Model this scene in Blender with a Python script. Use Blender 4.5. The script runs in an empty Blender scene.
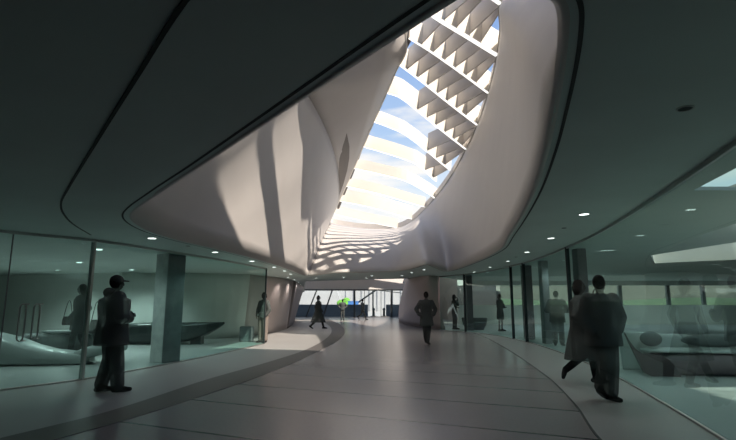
import bpy, bmesh, math, random
from mathutils import Vector, Matrix
random.seed(7)
S = bpy.context.scene
COL = S.collection
R = math.radians

# ------------------------------------------------------------------ camera, sky, sun, exposure
EYE = 1.35
FOC = 494.0
PITCH = R(9.65)
cam_d = bpy.data.cameras.new('camera')
cam_d.sensor_width = 36.0
cam_d.lens = 36.0 * FOC / 736.0
cam_d.clip_start = 0.05
cam_d.clip_end = 600
cam = bpy.data.objects.new('camera', cam_d)
COL.objects.link(cam)
cam.location = (0, 0, EYE)
cam.rotation_euler = (R(90) + PITCH, 0, 0)
S.camera = cam

S.view_settings.view_transform = 'Standard'
S.view_settings.look = 'None'
S.view_settings.gamma = 1.0
S.view_settings.use_curve_mapping = False
S.view_settings.exposure = 0.0
S.cycles.max_bounces = 12
S.cycles.diffuse_bounces = 6
S.cycles.glossy_bounces = 4
S.cycles.transparent_max_bounces = 40
S.cycles.sample_clamp_indirect = 6.0

SKY_STRENGTH = 1.02
world = bpy.data.worlds.new('sky')
S.world = world
world.use_nodes = True
nt = world.node_tree
nt.nodes.clear()
n_out = nt.nodes.new('ShaderNodeOutputWorld')
n_bg = nt.nodes.new('ShaderNodeBackground')
n_tc = nt.nodes.new('ShaderNodeTexCoord')
n_sep = nt.nodes.new('ShaderNodeSeparateXYZ')
n_ramp = nt.nodes.new('ShaderNodeValToRGB')
n_noise = nt.nodes.new('ShaderNodeTexNoise')
n_map = nt.nodes.new('ShaderNodeMapping')
n_cr = nt.nodes.new('ShaderNodeValToRGB')
n_mix = nt.nodes.new('ShaderNodeMix')
n_mix.data_type = 'RGBA'
L = nt.links.new
L(n_tc.outputs['Generated'], n_sep.inputs[0])
L(n_sep.outputs['Z'], n_ramp.inputs[0])
e = n_ramp.color_ramp.elements
e[0].position = 0.0; e[0].color = (0.86, 0.83, 0.84, 1)
e[1].position = 1.0; e[1].color = (0.10, 0.22, 0.55, 1)
for p, c in ((0.12, (0.98, 0.96, 0.93, 1)), (0.22, (0.74, 0.85, 0.96, 1)), (0.34, (0.44, 0.62, 0.90, 1)), (0.52, (0.27, 0.43, 0.78, 1))):
    q = e.new(p); q.color = c
L(n_tc.outputs['Generated'], n_map.inputs[0])
n_map.inputs['Scale'].default_value = (1.6, 1.6, 6.0)
L(n_map.outputs[0], n_noise.inputs['Vector'])
n_noise.inputs['Scale'].default_value = 3.0
n_noise.inputs['Detail'].default_value = 5.0
L(n_noise.outputs['Fac'], n_cr.inputs[0])
n_cr.color_ramp.elements[0].position = 0.48
n_cr.color_ramp.elements[1].position = 0.66
L(n_cr.outputs[0], n_mix.inputs['Factor'])
L(n_ramp.outputs[0], n_mix.inputs['A'])
n_mix.inputs['B'].default_value = (1.0, 0.98, 0.95, 1)
L(n_mix.outputs['Result'], n_bg.inputs[0])
n_bg.inputs[1].default_value = SKY_STRENGTH
L(n_bg.outputs[0], n_out.inputs[0])

SUN_DIR = Vector((0.44, -0.52, 0.73)).normalized()   # towards the sun
sun_d = bpy.data.lights.new('sun', 'SUN')
sun_d.energy = 8.5
sun_d.angle = R(0.6)
sun_d.color = (1.0, 0.87, 0.74)
sun = bpy.data.objects.new('sun', sun_d)
COL.objects.link(sun)
sun.location = SUN_DIR * 60
sun.rotation_euler = SUN_DIR.to_track_quat('Z', 'Y').to_euler()

# ------------------------------------------------------------------ survey helpers: sight lines meeting the real surfaces
CP, SP = math.cos(PITCH), math.sin(PITCH)
def ray(px, py):
    d = 220 - py
    return Vector((px - 368, FOC * CP - d * SP, FOC * SP + d * CP))
def zc(x):                      # height of the lower ceiling
    x = max(-6, min(7, x))
    return EYE + 1.34 + 0.027 * x
def G(px, py, z=0.0):           # point on the floor
    r = ray(px, py); t = (z - EYE) / r.z
    return Vector((r.x * t, r.y * t, z))
def CE(px, py):
    r = ray(px, py); t = 1.34 / (r.z - 0.027 * r.x)
    return Vector((r.x * t, r.y * t, EYE + r.z * t))
SK0, SKX, SKY, SKN = 16.0, 0.35, 0.30, 12.0
def skz(x, y):                  # height of the tilted skylight plane
    return EYE + SK0 - SKX * x - SKY * max(y, SKN)      # level in y over the near lobe
def SK(px, py):
    r = ray(px, py); t = SK0 / (r.z + SKX * r.x + SKY * r.y)
    return Vector((r.x * t, r.y * t, EYE + r.z * t))
def D(px, py, y):
    r = ray(px, py); t = y / r.y
    return Vector((r.x * t, y, EYE + r.z * t))

# ------------------------------------------------------------------ materials
def mat(name, col, rough=0.6, metal=0.0, noise=0.0, nscale=8.0, col2=None, emit=None, estr=0.0, transp=0.0, spec=0.5, bump=0.0, coat=0.0):
    m = bpy.data.materials.new(name)
    m.use_nodes = True
    t = m.node_tree
    b = t.nodes['Principled BSDF']
    b.inputs['Base Color'].default_value = (*col, 1)
    b.inputs['Roughness'].default_value = rough
    b.inputs['Metallic'].default_value = metal
    b.inputs['Specular IOR Level'].default_value = spec
    b.inputs['Coat Weight'].default_value = coat
    if noise > 0 or bump > 0:
        tc = t.nodes.new('ShaderNodeTexCoord')
        nz = t.nodes.new('ShaderNodeTexNoise')
        nz.inputs['Scale'].default_value = nscale
        nz.inputs['Detail'].default_value = 6
        t.links.new(tc.outputs['Object'], nz.inputs['Vector'])
        if noise > 0:
            cr = t.nodes.new('ShaderNodeValToRGB')
            c2 = col2 or tuple(c * (1 + noise) for c in col)
            c1 = tuple(c * (1 - noise) for c in col)
            cr.color_ramp.elements[0].position = 0.3
            cr.color_ramp.elements[1].position = 0.7
            cr.color_ramp.elements[0].color = (*c1, 1)
            cr.color_ramp.elements[1].color = (*c2, 1)
            t.links.new(nz.outputs['Fac'], cr.inputs[0])
            t.links.new(cr.outputs[0], b.inputs['Base Color'])
        if bump > 0:
            bp = t.nodes.new('ShaderNodeBump')
            bp.inputs['Strength'].default_value = bump
            bp.inputs['Distance'].default_value = 0.02
            t.links.new(nz.outputs['Fac'], bp.inputs['Height'])
            t.links.new(bp.outputs[0], b.inputs['Normal'])
    if emit:
        b.inputs['Emission Color'].default_value = (*emit, 1)
        b.inputs['Emission Strength'].default_value = estr
    if transp > 0:
        o = t.nodes['Material Output']
        tr = t.nodes.new('ShaderNodeBsdfTransparent')
        mx = t.nodes.new('ShaderNodeMixShader')
        mx.inputs[0].default_value = transp
        t.links.new(b.outputs[0], mx.inputs[1])
        t.links.new(tr.outputs[0], mx.inputs[2])
        t.links.new(mx.outputs[0], o.inputs['Surface'])
    return m

def glass_mat(name, tint, gloss=0.10, gcol=(0.75, 0.95, 0.92)):
    m = bpy.data.materials.new(name)
    m.use_nodes = True
    t = m.node_tree
    t.nodes.clear()
    o = t.nodes.new('ShaderNodeOutputMaterial')
    tr = t.nodes.new('ShaderNodeBsdfTransparent'); tr.inputs[0].default_value = (*tint, 1)
    gl = t.nodes.new('ShaderNodeBsdfGlossy'); gl.inputs['Roughness'].default_value = 0.02
    gl.inputs['Color'].default_value = (*gcol, 1)
    fr = t.nodes.new('ShaderNodeLayerWeight'); fr.inputs['Blend'].default_value = 0.35
    ml = t.nodes.new('ShaderNodeMath'); ml.operation = 'MULTIPLY_ADD'
    ml.inputs[1].default_value = 0.11; ml.inputs[2].default_value = gloss * 0.4
    mx = t.nodes.new('ShaderNodeMixShader')
    t.links.new(fr.outputs['Fresnel'], ml.inputs[0])
    t.links.new(ml.outputs[0], mx.inputs[0])
    t.links.new(tr.outputs[0], mx.inputs[1])
    t.links.new(gl.outputs[0], mx.inputs[2])
    t.links.new(mx.outputs[0], o.inputs['Surface'])
    return m

M = {}
M['ceiling'] = mat('dark_ceiling_paint', (0.46, 0.56, 0.535), 0.55, noise=0.04, nscale=1.2)
M['room_ceiling'] = mat('room_ceiling_paint', (0.55, 0.57, 0.55), 0.6, noise=0.03, nscale=1.5)
M['groove'] = mat('shadow_gap', (0.015, 0.02, 0.02), 0.7)
M['shell'] = mat('white_plaster_shell', (0.475, 0.46, 0.447), 0.55, noise=0.025, nscale=0.8)
M['pink'] = mat('blush_plaster', (0.50, 0.43, 0.41), 0.5, noise=0.03, nscale=1.0)
M['brown'] = mat('taupe_plaster', (0.28, 0.25, 0.24), 0.6, noise=0.04, nscale=1.0)
M['slit'] = mat('dark_taupe', (0.13, 0.12, 0.11), 0.6)
M['rib'] = mat('skylight_rib_white', (0.80, 0.77, 0.70), 0.5, noise=0.02, nscale=2)
M['rib_glow'] = mat('rib_edge_glow', (0.9, 0.9, 0.9), 0.4, emit=(1, 0.97, 0.92), estr=1.3)  # glow put on the rib undersides for a bright white edge
M['fin'] = mat('skylight_fin_grey', (0.62, 0.59, 0.56), 0.5, noise=0.03, nscale=2)
M['glass'] = glass_mat('green_tinted_glass', (0.51, 0.735, 0.70))
M['clear'] = glass_mat('clear_glass', (0.88, 0.93, 0.93), 0.06)
M['steel'] = mat('brushed_steel', (0.45, 0.47, 0.46), 0.3, 1.0)
M['dark_steel'] = mat('dark_steel', (0.05, 0.06, 0.065), 0.4, 0.6)
M['mullion'] = mat('grey_mullion', (0.22, 0.23, 0.24), 0.4, 0.5)
M['concrete'] = mat('concrete', (0.50, 0.51, 0.50), 0.7, noise=0.14, nscale=5, bump=0.2)
M['concrete_dark'] = mat('mauve_concrete', (0.16, 0.14, 0.15), 0.7, noise=0.1, nscale=5)
M['mauve_shade'] = mat('mauve_side_shade', (0.30, 0.26, 0.275), 0.7, noise=0.12, nscale=4)
M['lamp'] = mat('downlight_lens', (0.9, 0.9, 0.9), 0.3, emit=(0.92, 1.0, 0.97), estr=4.0)
M['lamp_ring'] = mat('downlight_ring', (0.35, 0.37, 0.36), 0.4, 0.4)
M['vent'] = mat('vent_metal', (0.05, 0.06, 0.06), 0.5, 0.3)
M['dark_couch'] = mat('black_lacquer', (0.018, 0.024, 0.024), 0.35)
M['white_couch'] = mat('white_solid_surface', (0.36, 0.385, 0.38), 0.35)
M['grey_couch'] = mat('grey_upholstery', (0.12, 0.13, 0.13), 0.7, noise=0.06, nscale=30)
M['panel'] = mat('dark_mauve_panel', (0.06, 0.042, 0.045), 0.5)
M['mauve_couch'] = mat('mauve_leather', (0.17, 0.13, 0.135), 0.5, noise=0.06, nscale=12)
M['room_wall'] = mat('room_wall_paint', (0.66, 0.67, 0.64), 0.7, noise=0.03, nscale=1)
M['hedge'] = mat('hedge_green', (0.16, 0.42, 0.06), 0.8, noise=0.4, nscale=14, bump=0.6)
M['blue'] = mat('bright_blue_panel', (0.10, 0.28, 0.75), 0.5)
M['slate'] = mat('slate_blue_wall', (0.09, 0.115, 0.15), 0.6, noise=0.05, nscale=2)
M['outside_white'] = mat('pale_render', (0.44, 0.44, 0.46), 0.7, noise=0.03, nscale=1)
M['paving'] = mat('pale_paving', (0.42, 0.41, 0.40), 0.8, noise=0.08, nscale=2)
M['brown_out'] = mat('beige_render', (0.17, 0.155, 0.135), 0.8, noise=0.05, nscale=1)
M['grass'] = mat('lawn', (0.11, 0.145, 0.075), 0.9, noise=0.3, nscale=3)

def floor_mat(name, c1, c2, rough, scale, spec=0.5, joints=None):
    m = bpy.data.materials.new(name); m.use_nodes = True
    t = m.node_tree; b = t.nodes['Principled BSDF']
    b.inputs['Specular IOR Level'].default_value = spec
    tc = t.nodes.new('ShaderNodeTexCoord')
    n1 = t.nodes.new('ShaderNodeTexNoise'); n1.inputs['Scale'].default_value = scale; n1.inputs['Detail'].default_value = 3
    n2 = t.nodes.new('ShaderNodeTexNoise'); n2.inputs['Scale'].default_value = 0.5; n2.inputs['Detail'].default_value = 3
    t.links.new(tc.outputs['Object'], n1.inputs['Vector'])
    t.links.new(tc.outputs['Object'], n2.inputs['Vector'])
    ad = t.nodes.new('ShaderNodeMath'); ad.operation = 'MULTIPLY_ADD'; ad.inputs[1].default_value = 0.5
    t.links.new(n1.outputs['Fac'], ad.inputs[0])
    hf = t.nodes.new('ShaderNodeMath'); hf.operation = 'MULTIPLY'; hf.inputs[1].default_value = 0.5
    t.links.new(n2.outputs['Fac'], hf.inputs[0]); t.links.new(hf.outputs[0], ad.inputs[2])
    cr = t.nodes.new('ShaderNodeValToRGB')
    cr.color_ramp.elements[0].position = 0.35; cr.color_ramp.elements[0].color = (*c1, 1)
    cr.color_ramp.elements[1].position = 0.65; cr.color_ramp.elements[1].color = (*c2, 1)
    t.links.new(ad.outputs[0], cr.inputs[0])
    t.links.new(cr.outputs[0], b.inputs['Base Color'])
    rr = t.nodes.new('ShaderNodeMath'); rr.operation = 'MULTIPLY_ADD'; rr.inputs[1].default_value = 0.02; rr.inputs[2].default_value = rough - 0.01
    t.links.new(n1.outputs['Fac'], rr.inputs[0]); t.links.new(rr.outputs[0], b.inputs['Roughness'])
    if joints:
        ang, width, first, step = joints
        sx = t.nodes.new('ShaderNodeSeparateXYZ'); t.links.new(tc.outputs['Object'], sx.inputs[0])
        def mth(op, a, bb, cc=None):
            q = t.nodes.new('ShaderNodeMath'); q.operation = op
            for i, v in enumerate((a, bb, cc)):
                if v is None: continue
                if isinstance(v, (int, float)): q.inputs[i].default_value = v
                else: t.links.new(v, q.inputs[i])
            return q.outputs[0]
        u = mth('MULTIPLY_ADD', sx.outputs['X'], math.sin(ang), mth('MULTIPLY', sx.outputs['Y'], math.cos(ang)))
        w = mth('FRACT', mth('DIVIDE', mth('SUBTRACT', u, first), step), 0)
        ln = mth('LESS_THAN', w, width / step)
        mx = t.nodes.new('ShaderNodeMix'); mx.data_type = 'RGBA'
        t.links.new(ln, mx.inputs['Factor']); t.links.new(cr.outputs[0], mx.inputs['A'])
        mx.inputs['B'].default_value = (0.03, 0.03, 0.03, 1)
        t.links.new(mx.outputs['Result'], b.inputs['Base Color'])
    return m
M['floor_main'] = floor_mat('grey_stone_floor', (0.225, 0.207, 0.203), (0.248, 0.23, 0.226), 0.23, 25, joints=(R(23.7), 0.045, 7.126, 1.38))
M['floor_side'] = floor_mat('pale_terrazzo', (0.25, 0.245, 0.24), (0.285, 0.28, 0.275), 0.36, 30)
M['floor_band'] = floor_mat('dark_inlay', (0.065, 0.06, 0.058), (0.082, 0.076, 0.074), 0.45, 20)
M['floor_room'] = floor_mat('room_terrazzo', (0.28, 0.29, 0.285), (0.33, 0.34, 0.335), 0.4, 20)

# ------------------------------------------------------------------ mesh helpers
def link(name, bm, m, parent=None, smooth=False):
    me = bpy.data.meshes.new(name)
    bm.normal_update()
    bm.to_mesh(me); bm.free()
    if smooth:
        for p in me.polygons: p.use_smooth = True
    ms = m if isinstance(m, (list, tuple)) else [m]
    for q in ms: me.materials.append(q)
    o = bpy.data.objects.new(name, me)
    COL.objects.link(o)
    if parent is not None: o.parent = parent
    return o
def tag(o, label, cat, group=None, kind=None):
    if label: o['label'] = label
    if cat: o['category'] = cat
    if group: o['group'] = group
    if kind: o['kind'] = kind
    return o
def thing(name, label, cat, loc=(0, 0, 0), rz=0.0, group=None, kind=None):
    o = bpy.data.objects.new(name, None)
    o.empty_display_size = 0.2
    COL.objects.link(o); o.location = loc; o.rotation_euler = (0, 0, rz)
    return tag(o, label, cat, group, kind)
def struct(name, bm, m, label, cat='wall', smooth=False):
    return tag(link(name, bm, m, None, smooth), label, cat, None, 'structure')
def dup(o, parent=None):
    c = o.copy(); COL.objects.link(c)
    if parent is not None: c.parent = parent
    for ch in list(o.children): dup(ch, c)
    return c

def box(bm, c, s, rz=0.0, top=1.0):
    vs = []
    for z, k in ((-1, 1.0), (1, top)):
        for x, y in ((-1, -1), (1, -1), (1, 1), (-1, 1)):
            v = Vector((x * s[0] / 2 * k, y * s[1] / 2 * k, z * s[2] / 2))
            v.rotate(Matrix.Rotation(rz, 3, 'Z'))
            vs.append(bm.verts.new(v + Vector(c)))
    for f in ((0, 3, 2, 1), (4, 5, 6, 7), (0, 1, 5, 4), (1, 2, 6, 5), (2, 3, 7, 6), (3, 0, 4, 7)):
        bm.faces.new([vs[i] for i in f])
def hexa(bm, p):   # eight corners: bottom loop then top loop
    vs = [bm.verts.new(v) for v in p]
    for f in ((0, 3, 2, 1), (4, 5, 6, 7), (0, 1, 5, 4), (1, 2, 6, 5), (2, 3, 7, 6), (3, 0, 4, 7)):
        bm.faces.new([vs[i] for i in f])
def tube(bm, pts, rad, seg=10, caps=True):
    pts = [Vector(p) for p in pts]
    rs = rad if isinstance(rad, (list, tuple)) else [rad] * len(pts)
    rings = []
    prev = None
    for i, p in enumerate(pts):
        d = (pts[min(i + 1, len(pts) - 1)] - pts[max(i - 1, 0)]).normalized()
        if prev is None:
            a = Vector((0, 0, 1)) if abs(d.z) < 0.9 else Vector((1, 0, 0))
            u = d.cross(a).normalized()
        else:
            u = (prev - d * prev.dot(d)).normalized()
        prev = u
        w = d.cross(u)
        rings.append([bm.verts.new(p + (u * math.cos(2 * math.pi * k / seg) + w * math.sin(2 * math.pi * k / seg)) * rs[i]) for k in range(seg)])
    for a, b in zip(rings, rings[1:]):
        for k in range(seg):
            bm.faces.new((a[k], a[(k + 1) % seg], b[(k + 1) % seg], b[k]))
    if caps:
        bm.faces.new(list(reversed(rings[0]))); bm.faces.new(rings[-1])
def disc(bm, c, r, h, seg=20):
    tube(bm, [Vector(c), Vector(c) + Vector((0, 0, h))], r, seg)
def crom(pts, n=6, closed=False):     # Catmull-Rom through the points
    P = [Vector(p) for p in pts]; out = []
    N = len(P)
    rng = range(N if closed else N - 1)
    for i in rng:
        if closed: a, b, c, d = P[(i - 1) % N], P[i], P[(i + 1) % N], P[(i + 2) % N]
        else: a, b, c, d = P[max(i - 1, 0)], P[i], P[i + 1], P[min(i + 2, N - 1)]
        # centripetal-ish: chord-scaled tangents
        m1 = (c - a); m2 = (d - b)
        lc = (c - b).length
        m1 = m1 * (lc / max((c - b).length + (b - a).length, 1e-6)) if (b - a).length > 1e-6 else (c - b)
        m2 = m2 * (lc / max((c - b).length + (d - c).length, 1e-6)) if (d - c).length > 1e-6 else (c - b)
        for k in range(n):
            t = k / n
            out.append(b * (2 * t**3 - 3 * t**2 + 1) + m1 * (t**3 - 2 * t**2 + t) + c * (-2 * t**3 + 3 * t**2) + m2 * (t**3 - t**2))
    if not closed: out.append(P[-1])
    return out
def loft(bm, rows, closed=False):     # rows: lists of points of equal length; grid of quads
    vr = [[bm.verts.new(p) for p in r] for r in rows]
    for a, b in zip(vr, vr[1:]):
        n = len(a)
        for k in range(n if closed else n - 1):
            k2 = (k + 1) % n
            try: bm.faces.new((a[k], a[k2], b[k2], b[k]))
            except ValueError: pass
    return vr
def thick(o, t, offset=0.0):
    md = o.modifiers.new('solid', 'SOLIDIFY'); md.thickness = t; md.offset = offset
    return o
def slab(loops, zf, t=0.05):
    """flat sheet with holes whose height follows zf(x), thickened upward"""
    bm = bmesh.new(); es = []
    for lp in loops:
        vs = [bm.verts.new((p[0], p[1], 0)) for p in lp]
        for i in range(len(vs)):
            es.append(bm.edges.new((vs[i], vs[(i + 1) % len(vs)])))
    bmesh.ops.triangle_fill(bm, use_beauty=True, use_dissolve=False, edges=es)
    bm.normal_update()
    for f in bm.faces:
        if f.normal.z > 0: f.normal_flip()
    low = list(bm.faces)
    for v in bm.verts: v.co.z = zf(v.co.x)
    r = bmesh.ops.extrude_face_region(bm, geom=low)
    nv = [g for g in r['geom'] if isinstance(g, bmesh.types.BMVert)]
    bmesh.ops.translate(bm, verts=nv, vec=(0, 0, t))
    nf = [g for g in r['geom'] if isinstance(g, bmesh.types.BMFace)]
    bmesh.ops.recalc_face_normals(bm, faces=bm.faces)
    return bm
def poly(loop, z, t, up=True):
    bm = bmesh.new()
    a = [bm.verts.new((p[0], p[1], z - (t if up else 0))) for p in loop]
    es = [bm.edges.new((a[i], a[(i + 1) % len(a)])) for i in range(len(a))]
    bmesh.ops.triangle_fill(bm, use_beauty=True, use_dissolve=False, edges=es)
    fs = list(bm.faces)
    r = bmesh.ops.extrude_face_region(bm, geom=fs)
    nv = [g for g in r['geom'] if isinstance(g, bmesh.types.BMVert)]
    bmesh.ops.translate(bm, verts=nv, vec=(0, 0, t))
    bmesh.ops.recalc_face_normals(bm, faces=bm.faces)
    return bm
def ribbon(path, w0, w1, z0, z1, zf=None):
    """closed strip along a 2D path between the offsets w0 and w1"""
    bm = bmesh.new(); rows = []
    n = len(path)
    for i, p in enumerate(path):
        q = Vector(path[min(i + 1, n - 1)][:2]) - Vector(path[max(i - 1, 0)][:2])
        if q.length < 1e-6: q = Vector((0, 1))
        q.normalize(); nn = Vector((q.y, -q.x))
        a = Vector(p[:2]) + nn * w0; b = Vector(p[:2]) + nn * w1
        za = zf(p[0]) if zf else 0
        rows.append([(a.x, a.y, za + z0), (b.x, b.y, za + z0), (b.x, b.y, za + z1), (a.x, a.y, za + z1)])
    vr = loft(bm, rows, closed=True)
    bm.faces.new(list(reversed(vr[0]))); bm.faces.new(vr[-1])
    bmesh.ops.recalc_face_normals(bm, faces=bm.faces)
    return bm
def cut_path(path, s0, s1, gap=0.0):
    """sub-path between the y values s0 and s1 (path monotone in y)"""
    out = []
    for a, b in zip(path, path[1:]):
        a = Vector(a[:2]); b = Vector(b[:2])
        if (b.y - a.y) == 0: continue
        for y in ([s0] if a.y <= s0 < b.y else []):
            out.append(a + (b - a) * ((y - a.y) / (b.y - a.y)))
        if s0 < b.y < s1: out.append(b)
        if a.y < s1 <= b.y: out.append(a + (b - a) * ((s1 - a.y) / (b.y - a.y)))
    return out

# ------------------------------------------------------------------ plan curves
GL = [(-9.6, -6), (-8.6, 1.0), (-7.5, 4.6), (-6.2, 7.3), (-5.75, 8.2), (-5.18, 9.2), (-4.66, 11.1), (-4.18, 13.3), (-3.56, 17.35)]
GR = [(1.7, -6), (2.2, -1), (2.85, 2.6), (3.5, 5.0), (4.02, 6.95), (4.76, 10.1), (5.2, 12.8), (5.58, 16.0), (5.68, 18.9), (5.5, 22.0), (4.85, 24.4), (3.7, 26.3)]
gl = [Vector((p.x, p.y)) for p in crom([(*p, 0) for p in GL], 6)]
gr = [Vector((p.x, p.y)) for p in crom([(*p, 0) for p in GR], 6)]

def v3(x, y, z=None): return Vector((x, y, zc(x) if z is None else z))
def s3(x, y): return Vector((x, y, skz(x, y)))
# stations around the void: foot (at the ceiling), crease, head (at the skylight)
ST = [
 (v3(-2.72, 22.3), SK(330, 222), SK(330, 222)),
 (v3(-2.93, 20.3), SK(334, 212), SK(334, 212)),
 (v3(-2.97, 17.6), SK(338, 203), SK(338, 203)),
 (v3(-3.12, 15.0), D(339, 190, 30.5), SK(345, 188)),
 (v3(-3.31, 12.8), D(337.5, 170, 27.0), SK(353, 169)),
 (v3(-3.52, 11.2), D(331.5, 145, 22.3), SK(363.5, 145)),
 (v3(-3.74, 9.7), D(321, 120, 19.0), SK(374, 120)),
 (v3(-3.78, 8.5), D(309, 98, 16.2), SK(384, 98)),
 (v3(-3.62, 7.5), D(297, 75, 13.9), SK(395, 72)),
 (v3(-3.30, 6.75), v3(-2.95, 11.0, 10.4), SK(406, 46)),
 (v3(-2.4, 5.55), v3(-3.9, 7.6, 11.2), s3(0.6, 14.2)),
 (v3(-1.65, 4.62), v3(-4.4, 3.8, 11.2), s3(-1.4, 9.8)),
 (v3(-0.40, 3.02), v3(-3.4, 0.4, 11.8), s3(-2.2, 5.0)),
 (v3(0.38, 2.02), v3(-0.8, -2, 12), s3(-1.2, 0.4)),
 (v3(0.60, 1.78), v3(2.8, -2.4, 11.6), s3(2.8, -2.0)),
 (CE(549, -4), v3(5.6, -1.2, 11), s3(6.4, -0.6)),
 (CE(559, 6), v3(7.4, 2.6, 10.4), s3(8.4, 3.2)),
 (CE(562.5, 25), v3(7.0, 7.0, 9.6), s3(8.2, 8.0)),
 (CE(561, 60), v3(5.4, 10.4, 9.4), s3(6.0, 11.8)),
 (CE(555, 103), None, SK(503, 0)),
 (CE(546, 150), None, SK(501, 32)),
 (CE(534, 190), None, SK(496, 65)),
 (CE(521, 217), None, SK(489, 93)),
 (CE(510, 235), None, SK(480, 120)),
 (v3(3.56, 13.3), None, SK(467, 149)),
 (v3(3.74, 17.6), None, SK(451, 177)),
 (v3(3.55, 22.0), None, SK(436, 197)),
 (v3(2.75, 19.6), None, SK(424, 210)),
 (v3(2.09, 17.6), None, SK(416, 218)),
 (v3(1.72, 19.5), None, SK(408, 224)),
 (v3(1.14, 20.9), None, SK(398, 228)),
 (v3(-0.2, 20.9), None, SK(375, 229)),
 (v3(-1.30, 20.9), None, SK(352, 227)),
]
NS = 5
foot = crom([s[0] for s in ST], NS, closed=True)
head = crom([s[2] for s in ST], NS, closed=True)
for p in foot: p.z = zc(p.x)
void2d = [(p.x, p.y) for p in foot]

# ------------------------------------------------------------------ floor
bm = bmesh.new(); box(bm, (0, 22, -0.15), (70, 64, 0.2))
struct('floor', bm, M['floor_side'], 'pale grey terrazzo floor either side of the hall', 'floor')
RB = [(1.55, -6), (1.9, 2.5), (2.34, 5.27), (2.81, 7.02), (3.41, 9.89), (4.41, 16.96), (5.0, 23.5), (4.75, 28.5), (3.7, 33.0), (2.9, 42), (3.0, 52)]
rb = [(p.x, p.y) for p in crom([(*p, 0) for p in RB], 8)]
BL = [(-4.9, 2.0), (-3.79, 5.2), (-3.30, 6.6), (-2.92, 9.26), (-2.35, 12.0), (-1.86, 15.15), (-1.66, 20.1), (-1.80, 24.9), (-2.35, 31.0), (-3.9, 42.0), (-5.2, 52.0)]
BR = [(-4.3, 1.4), (-3.21, 5.1), (-2.80, 6.3), (-2.13, 9.26), (-1.72, 12.0), (-1.40, 15.15), (-1.10, 19.3), (-1.15, 24.9), (-1.85, 33.5), (-3.3, 43.5), (-4.6, 52.0)]
bl = [(p.x, p.y) for p in crom([(*p, 0) for p in BL], 8)]
br = [(p.x, p.y) for p in crom([(*p, 0) for p in BR], 8)]
main = [(-6.5, -6)] + bl[1:] + list(reversed(rb))
struct('floor_paving', poly(main, 0.0, 0.04), M['floor_main'], 'large dark grey stone floor panels with thin dark joints across the middle of the hall', 'floor')
bm = bmesh.new()
rows = []
for a, b in zip(bl, br):
    rows.append([(a[0], a[1], -0.04), (b[0], b[1], -0.04), (b[0], b[1], 0.006), (a[0], a[1], 0.006)])
loft(bm, rows, closed=True); bmesh.ops.recalc_face_normals(bm, faces=bm.faces)
struct('trim_1', bm, M['floor_band'], 'dark curved inlay band sweeping along the floor on the left', 'floor inlay')
struct('trim_2', ribbon([Vector(p) for p in rb], -0.012, 0.014, -0.03, 0.005), M['groove'], 'thin dark joint along the right curve of the floor paving', 'floor joint')
# floor of side zones (raised a hair above the base slab level)
left_zone = [(-20, -6)] + [(p[0] - 0, p[1]) for p in bl] + [(-20, 52)]
left_zone = [(-20, -6), (-6.5, -6)] + bl[1:] + [(-20, 52)]
struct('floor_terrazzo', poly(left_zone, 0.0, 0.04), M['floor_side'], 'pale terrazzo floor on the left of the dark inlay band', 'floor')
right_zone = [p for p in rb] + [(3.2, 52), (30, 52), (30, -6)]
struct('floor_terrazzo', poly(right_zone, 0.0, 0.04), M['floor_side'], 'pale terrazzo floor beside the right glass wall', 'floor')
# room floors in a lighter terrazzo lie inside the glass
lf = [(-19.9, -5.9)] + [(p.x - 0.05, p.y) for p in gl[1:]] + [(-5.2, 19.6), (-6.6, 19.9), (-19.9, 24)]
struct('floor_left_room', poly(lf, 0.012, 0.01), M['floor_room'], 'light floor of the room behind the left glass wall', 'floor')
rf = [(p.x + 0.05, p.y) for p in gr[1:]] + [(3.9, 27.5), (6, 36), (29.9, 36), (29.9, -5.9)]
struct('floor_right_room', poly(rf, 0.012, 0.01), M['floor_room'], 'light floor of the lounge behind the right glass wall', 'floor')

# ------------------------------------------------------------------ lower ceilings
soffit_l = [(-3.0, 20.9), (-3.25, 24.0), (-3.45, 27.6), (-4.2, 33.0), (-6.1, 48.0)]
outer = [(p.x, p.y) for p in gl] + [(-4.6, 21.5), (-5.0, 27), (-6.5, 36), (-8.6, 49.5), (-6.3, 49.5)] + [(p[0], p[1]) for p in reversed(soffit_l[2:])]
outer += [(0, 27.6), (2.6, 27.8), (3.9, 27.4)] + [(p.x, p.y) for p in reversed(gr)]
struct('ceiling', slab([outer, void2d], zc), M['ceiling'], 'dark lower ceiling with a large teardrop opening', 'ceiling')
lroom = [(p.x, p.y) for p in gl] + [(-4.6, 21.5), (-5.0, 27), (-6.5, 36), (-20, 36), (-20, -6)]
struct('ceiling_left_room', slab([lroom], zc), M['room_ceiling'], 'pale ceiling of the room behind the left glass', 'ceiling')
roof_hole = [(3.78, 4.3), (4.22, 6.25), (14, 6.7), (14, 2.4), (3.78, 2.4)]
slot_hole = [(9.0, 15.8), (9.2, 12.0), (13, 8.0), (20, 8.0), (20, 13.4), (13, 17.4), (11, 19)]
rroom = [(p.x, p.y) for p in reversed(gr)] + [(30, -6), (30, 34), (7, 34), (3.9, 27.4)]
struct('ceiling_right_room', slab([rroom, roof_hole, slot_hole], zc), M['room_ceiling'], 'pale ceiling of the lounge behind the right glass', 'ceiling')

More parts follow.
